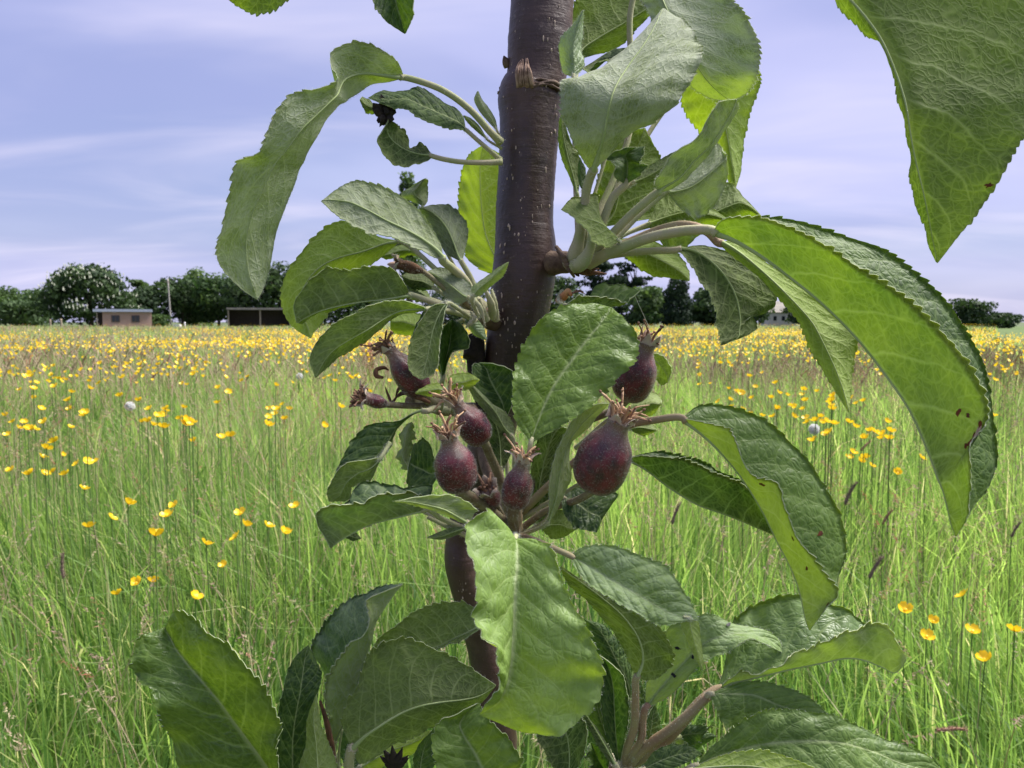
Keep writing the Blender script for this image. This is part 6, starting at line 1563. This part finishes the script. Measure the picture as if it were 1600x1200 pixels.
# ---------------------------------------------------------------- fruitlets
PROF = ([0, .02, .06, .13, .22, .32, .42, .52, .62, .70, .77, .84, .91, .96, 1.0], [0.18, .42, .62, .82, .94, .995, 1, .975, .90, .77, .60, .46, .39, .40, .45])
SLIM = ([0, .1, .25, .45, .6, .75, .88, 1.0], [.45, .6, .85, 1.0, .95, .85, .85, 1.05])
def fruitlet(stalk_end, calyx, r_px, stalk, label=None, prof=PROF, sep_len=1.0, stam=14, dark=False, sepal_curl=0.5, fuzz=1500, stalk_r=(6, 6), stam_len=1.0, seed=0, skin=None):
    rl = np.random.default_rng(3000 + seed); fuzz = int(fuzz * 0.9)
    a, b = at(*stalk_end), at(*calyx)
    ax = b - a; Lg = np.linalg.norm(ax); ax = ax / Lg
    r0 = 0.94 * r_px / F_PX * (stalk_end[2] + calyx[2]) / 2
    e1 = norm(np.cross(ax, np.array([0.2, 1.0, 0.1]))); e2 = np.cross(ax, e1)
    nt_, ns = 36, 40
    t = np.linspace(0, 1, nt_); rr = np.interp(t, prof[0], prof[1])
    for _ in range(2): rr[1:-1] = (rr[:-2] + 2 * rr[1:-1] + rr[2:]) / 4
    an = np.arange(ns) / ns * 2 * np.pi
    lump = 1 + 0.022 * np.cos(5 * an[None, :] + 1) * (0.3 + t[:, None]) + 0.012 * np.sin(3 * an[None, :] + 4 * t[:, None])
    rad = rr[:, None] * r0 * lump
    V = a + ax * (t[:, None, None] * Lg) + rad[..., None] * (np.cos(an)[None, :, None] * e1 + np.sin(an)[None, :, None] * e2)
    V = V.reshape(-1, 3)
    i = np.arange(nt_ - 1)[:, None] * ns; j = np.arange(ns)[None, :]; k = (j + 1) % ns
    Q = np.stack([i + j, i + k, i + ns + k, i + ns + j], -1).reshape(-1, 4)
    V = np.vstack([V, a + ax * Lg * 0.0, b - ax * r0 * 0.12])
    j = np.arange(ns); k = (j + 1) % ns
    T = np.vstack([np.stack([np.full(ns, nt_ * ns), k, j], -1), np.stack([np.full(ns, nt_ * ns + 1), (nt_ - 1) * ns + j, (nt_ - 1) * ns + k], -1)])
    uvx = np.abs(((np.tile(an, nt_) / 6.283) * 2 + 0.3) % 2 - 1); uvy = np.repeat(t, ns)
    uv = np.stack([np.concatenate([uvx, [0, 0]]), np.concatenate([uvy, [0, 1]])], -1)
    # wool: short hairs lying along the skin, thicker towards the calyx and the stalk
    tt_ = rl.beta(0.8, 0.8, fuzz); aa = rl.uniform(0, 6.283, fuzz)
    rh = np.interp(tt_, t, rr) * r0
    nd = np.cos(aa)[:, None] * e1 + np.sin(aa)[:, None] * e2
    tang = -np.sin(aa)[:, None] * e1 + np.cos(aa)[:, None] * e2
    base = a + ax * (tt_ * Lg)[:, None] + nd * (rh * 1.005)[:, None]
    hd = nd * 0.55 + ax * rl.uniform(-0.2, 1.0, (fuzz, 1)) + tang * rl.normal(0, 0.7, (fuzz, 1))
    HV, HT = hairs(base, hd, rl.uniform(0.0004, 0.0013, fuzz), 0.000026)
    me = make_mesh('fruitlet_skin', np.vstack([V, HV]), [Q, T, HT + len(V)], [skin or M_FRUIT, M_HAIR], [0, 0, 1], uvs={'fruit': np.vstack([uv, np.zeros((len(HV), 2))])})
    o = link('fruitlet', me, TREE, label=label)
    rc = rr[-1] * r0
    for q in range(5):
        aq = q * 6.283 / 5 + rl.uniform(-0.25, 0.25)
        nd = np.cos(aq) * e1 + np.sin(aq) * e2; tg = np.cross(ax, nd)
        Ls = r0 * rl.uniform(0.55, 0.95) * sep_len; w0 = rc * rl.uniform(0.5, 0.62)
        cu = sepal_curl * rl.uniform(0.3, 1.7)
        rows = []
        for s in np.linspace(0, 1, 8):
            c = b + nd * (rc * 0.92 + Ls * cu * s ** 1.6 * 0.8) + ax * Ls * (s - 0.45 * cu * s ** 2.4)
            w_ = w0 * (1 - s) ** 0.8 + 0.00012
            rows += [c - tg * w_ + nd * 0.15 * w_, c - nd * 0.25 * w_, c + tg * w_ + nd * 0.15 * w_]
        rows = np.array(rows)
        thick = rows + nd * 0.00028
        mb = MB(); Q1 = []
        for s in range(7):
            for c in range(2):
                x = 3 * s + c
                Q1 += [(x, x + 1, x + 4, x + 3), (x + 24, x + 27, x + 28, x + 25)]
            Q1 += [(3 * s, 3 * s + 3, 3 * s + 27, 3 * s + 24), (3 * s + 2, 3 * s + 26, 3 * s + 29, 3 * s + 5)]
        mb.add(np.vstack([rows, thick]), Q1)
        nh = 70
        si = rl.integers(0, 24, nh)
        HV, HT = hairs(rows[si] + rl.normal(0, 0.0002, (nh, 3)), nd + rl.normal(0, 0.7, (nh, 3)), rl.uniform(0.0004, 0.001, nh), 0.00003)
        mb.add(HV, tris=HT, mi=1)
        link('sepal', mb.build('sepal', [M_SEPAL, M_HAIR]), o)
    for q in range(int(stam * 1.4)):
        aq = rl.uniform(0, 6.283); f = rl.uniform(0.1, 0.75)
        nd = np.cos(aq) * e1 + np.sin(aq) * e2
        Ls = r0 * rl.uniform(0.4, 1.15) * stam_len
        p0 = b + nd * rc * f - ax * rc * 0.2
        p1 = p0 + ax * Ls * 0.6 + nd * Ls * f * 0.35
        p2 = p0 + ax * Ls * rl.uniform(0.7, 1.0) + nd * Ls * f * rl.uniform(0.6, 1.6) + rl.normal(0, 0.0011, 3)
        thick_ = rl.uniform(0.00028, 0.00055)
        mb = MB(); Pst = spline([p0, p1, p2], 9)
        mb.tube(Pst, thick_ * np.array([1.5, 1.3, 1.1, 1, 1, 0.9, 0.9, 1.0, 0.5]), 5, mi=0)
        if rl.random() < 0.6:
            d_ = norm(p2 - p1)
            mb.tube(np.array([p2, p2 + d_ * 0.0005, p2 + d_ * 0.0010]), np.array([0.0003, 0.00055, 0.0002]), 6, mi=1)
        m_ = M_STAMEN2 if (dark or rl.random() < 0.3) else M_STAMEN
        link('stamen', mb.build('stamen', [m_, M_STAMEN2]), o)
    if stalk:
        pts_ = [at(*p) for p in stalk] + [a + ax * Lg * 0.01, a + ax * Lg * 0.06]
        P = spline(pts_, 24)
        rs = np.linspace(stalk_r[0], stalk_r[1], 24) / F_PX * stalk_end[2]
        V, Q, T = tube_arrays(P, rs, 10)
        mb = MB(); mb.add(V, Q, T)
        ri = rl.integers(0, 240, 350)
        HV, HT = hairs(V[ri], norm(V[ri] - P[ri // 10]) + rl.normal(0, 0.5, (350, 3)), rl.uniform(0.0004, 0.001, 350), 0.00003)
        mb.add(HV, tris=HT, mi=1)
        link('stalk', mb.build('fruit_stalk', [M_STALK, M_HAIR]), o)
    return o

# big one at the right
fruitlet((*cp(C6, 655, 832), 0.251), (*cp(C6, 835, 385), 0.243), 46, [(803, 836, 0.270), (850, 800, 0.268), (905, 780, 0.258)], 'largest deep crimson fruitlet with dry brown calyx', seed=1, sep_len=0.55, stam=26, fuzz=2400, stam_len=0.85)
# upper right, neck pointing up
fruitlet((*cp(C6, 870, 270), 0.284), (*cp(C4, 606, 905), 0.278), 35, [(810, 800, 0.282), (880, 680, 0.292), (960, 640, 0.290)], 'tall necked purple fruitlet behind the broad shiny leaf', seed=2, sep_len=0.9, stam=9, sepal_curl=0.25, dark=True, fuzz=1600)
# front left, round
fruitlet((*cp(C5, 800, 895), 0.248), (*cp(C5, 735, 605), 0.242), 35, [(803, 832, 0.268), (770, 800, 0.262), (737, 778, 0.254)], 'round woolly crimson fruitlet left of the lower spur', seed=3, sep_len=0.9, stam=14, fuzz=2300, stalk_r=(9, 8))
# behind it, dark
fruitlet((*cp(C5, 925, 640), 0.264), (*cp(C5, 775, 430), 0.258), 27, [(803, 832, 0.280), (778, 740, 0.276), (765, 710, 0.270)], 'dark plum fruitlet just above the round crimson one', seed=4, sep_len=0.9, stam=18, fuzz=1700, stam_len=1.25, stalk_r=(8, 7))
# small one in the middle
fruitlet((*cp(C5, 1075, 985), 0.250), (*cp(C5, 1120, 735), 0.245), 25, [(804, 838, 0.268), (803, 822, 0.258), (801, 805, 0.252)], 'small woolly fruitlet on the lower spur in the middle', seed=5, sep_len=1.1, stam=14, fuzz=1900, stalk_r=(9, 9), sepal_curl=0.9, stam_len=1.15)
# upper left, narrow
fruitlet((*cp(C5, 615, 400), 0.276), (*cp(C5, 425, 150), 0.270), 26, [(740, 640, 0.300), (700, 635, 0.288), (675, 628, 0.280)], 'elongated dull purple fruitlet at the left below the leaf cluster', seed=6, sep_len=0.6, stam=18, dark=True, fuzz=1300, stalk_r=(9, 9))
# the thin unset one
fruitlet((*cp(C5, 415, 440), 0.266), (*cp(C5, 293, 405), 0.262), 12, [(690, 634, 0.284), (640, 634, 0.274)], 'thin unset fruitlet pointing left with splayed stamens', prof=SLIM, seed=7, sep_len=1.9, stam=15, dark=True, sepal_curl=1.1, fuzz=500, stalk_r=(5, 5), stam_len=1.9)
# withered one in the left cluster
fruitlet((*cp(C3, 800, 545), 0.282), (*cp(C3, 665, 505), 0.278), 10, [(735, 480, 0.294), (705, 458, 0.288)], 'withered brown fruitlet among the left leaf cluster', prof=SLIM, seed=8, sep_len=1.5, stam=3, dark=True, sepal_curl=0.6, fuzz=400, stalk_r=(4, 4), skin=M_DEAD)
# small pink blossom remnant low in the middle
fruitlet((*cp(C5, 985, 960), 0.262), (*cp(C5, 935, 880), 0.256), 15, [(803, 836, 0.272)], 'tiny pink blossom remnant beside the middle fruitlet', prof=SLIM, seed=9, sep_len=1.2, stam=10, dark=True, sepal_curl=0.8, fuzz=500, stalk_r=(4, 4))
# curled dead bracts at the left
mb = MB()
for ps, r_ in ((((395, 300), (360, 290), (360, 260), (400, 248), (425, 262)), 14), (((470, 395), (440, 430), (425, 400), (405, 345)), 9), (((600, 370), (520, 340), (480, 355), (460, 400)), 12), (((640, 430), (560, 395), (500, 380), (455, 410)), 16)):
    P = spline([at(*cp(C5, *p), 0.272 + 0.001 * k) for k, p in enumerate(ps)], 14)
    mb.tube(P, np.interp(np.linspace(0, 1, 14), [0, 0.3, 0.8, 1], [0.5, 1, 0.7, 0.15]) * r_ / 3.333 / F_PX * 0.27, 7)
link('dead_bract', mb.build('dead_bract', [M_DEAD]), TREE, label='brown curled dead bracts')

# thread of spider silk from the leaf tip to the fruitlet
mb = MB(); mb.tube(spline([at(*cp(C4, 535, 640), 0.270), at(*cp(C4, 580, 740), 0.2745), at(*cp(C4, 622, 830), 0.279)], 10), 0.00006, 5)
link('spider_thread', mb.build('spider_thread', [M_HAIR]), TREE)
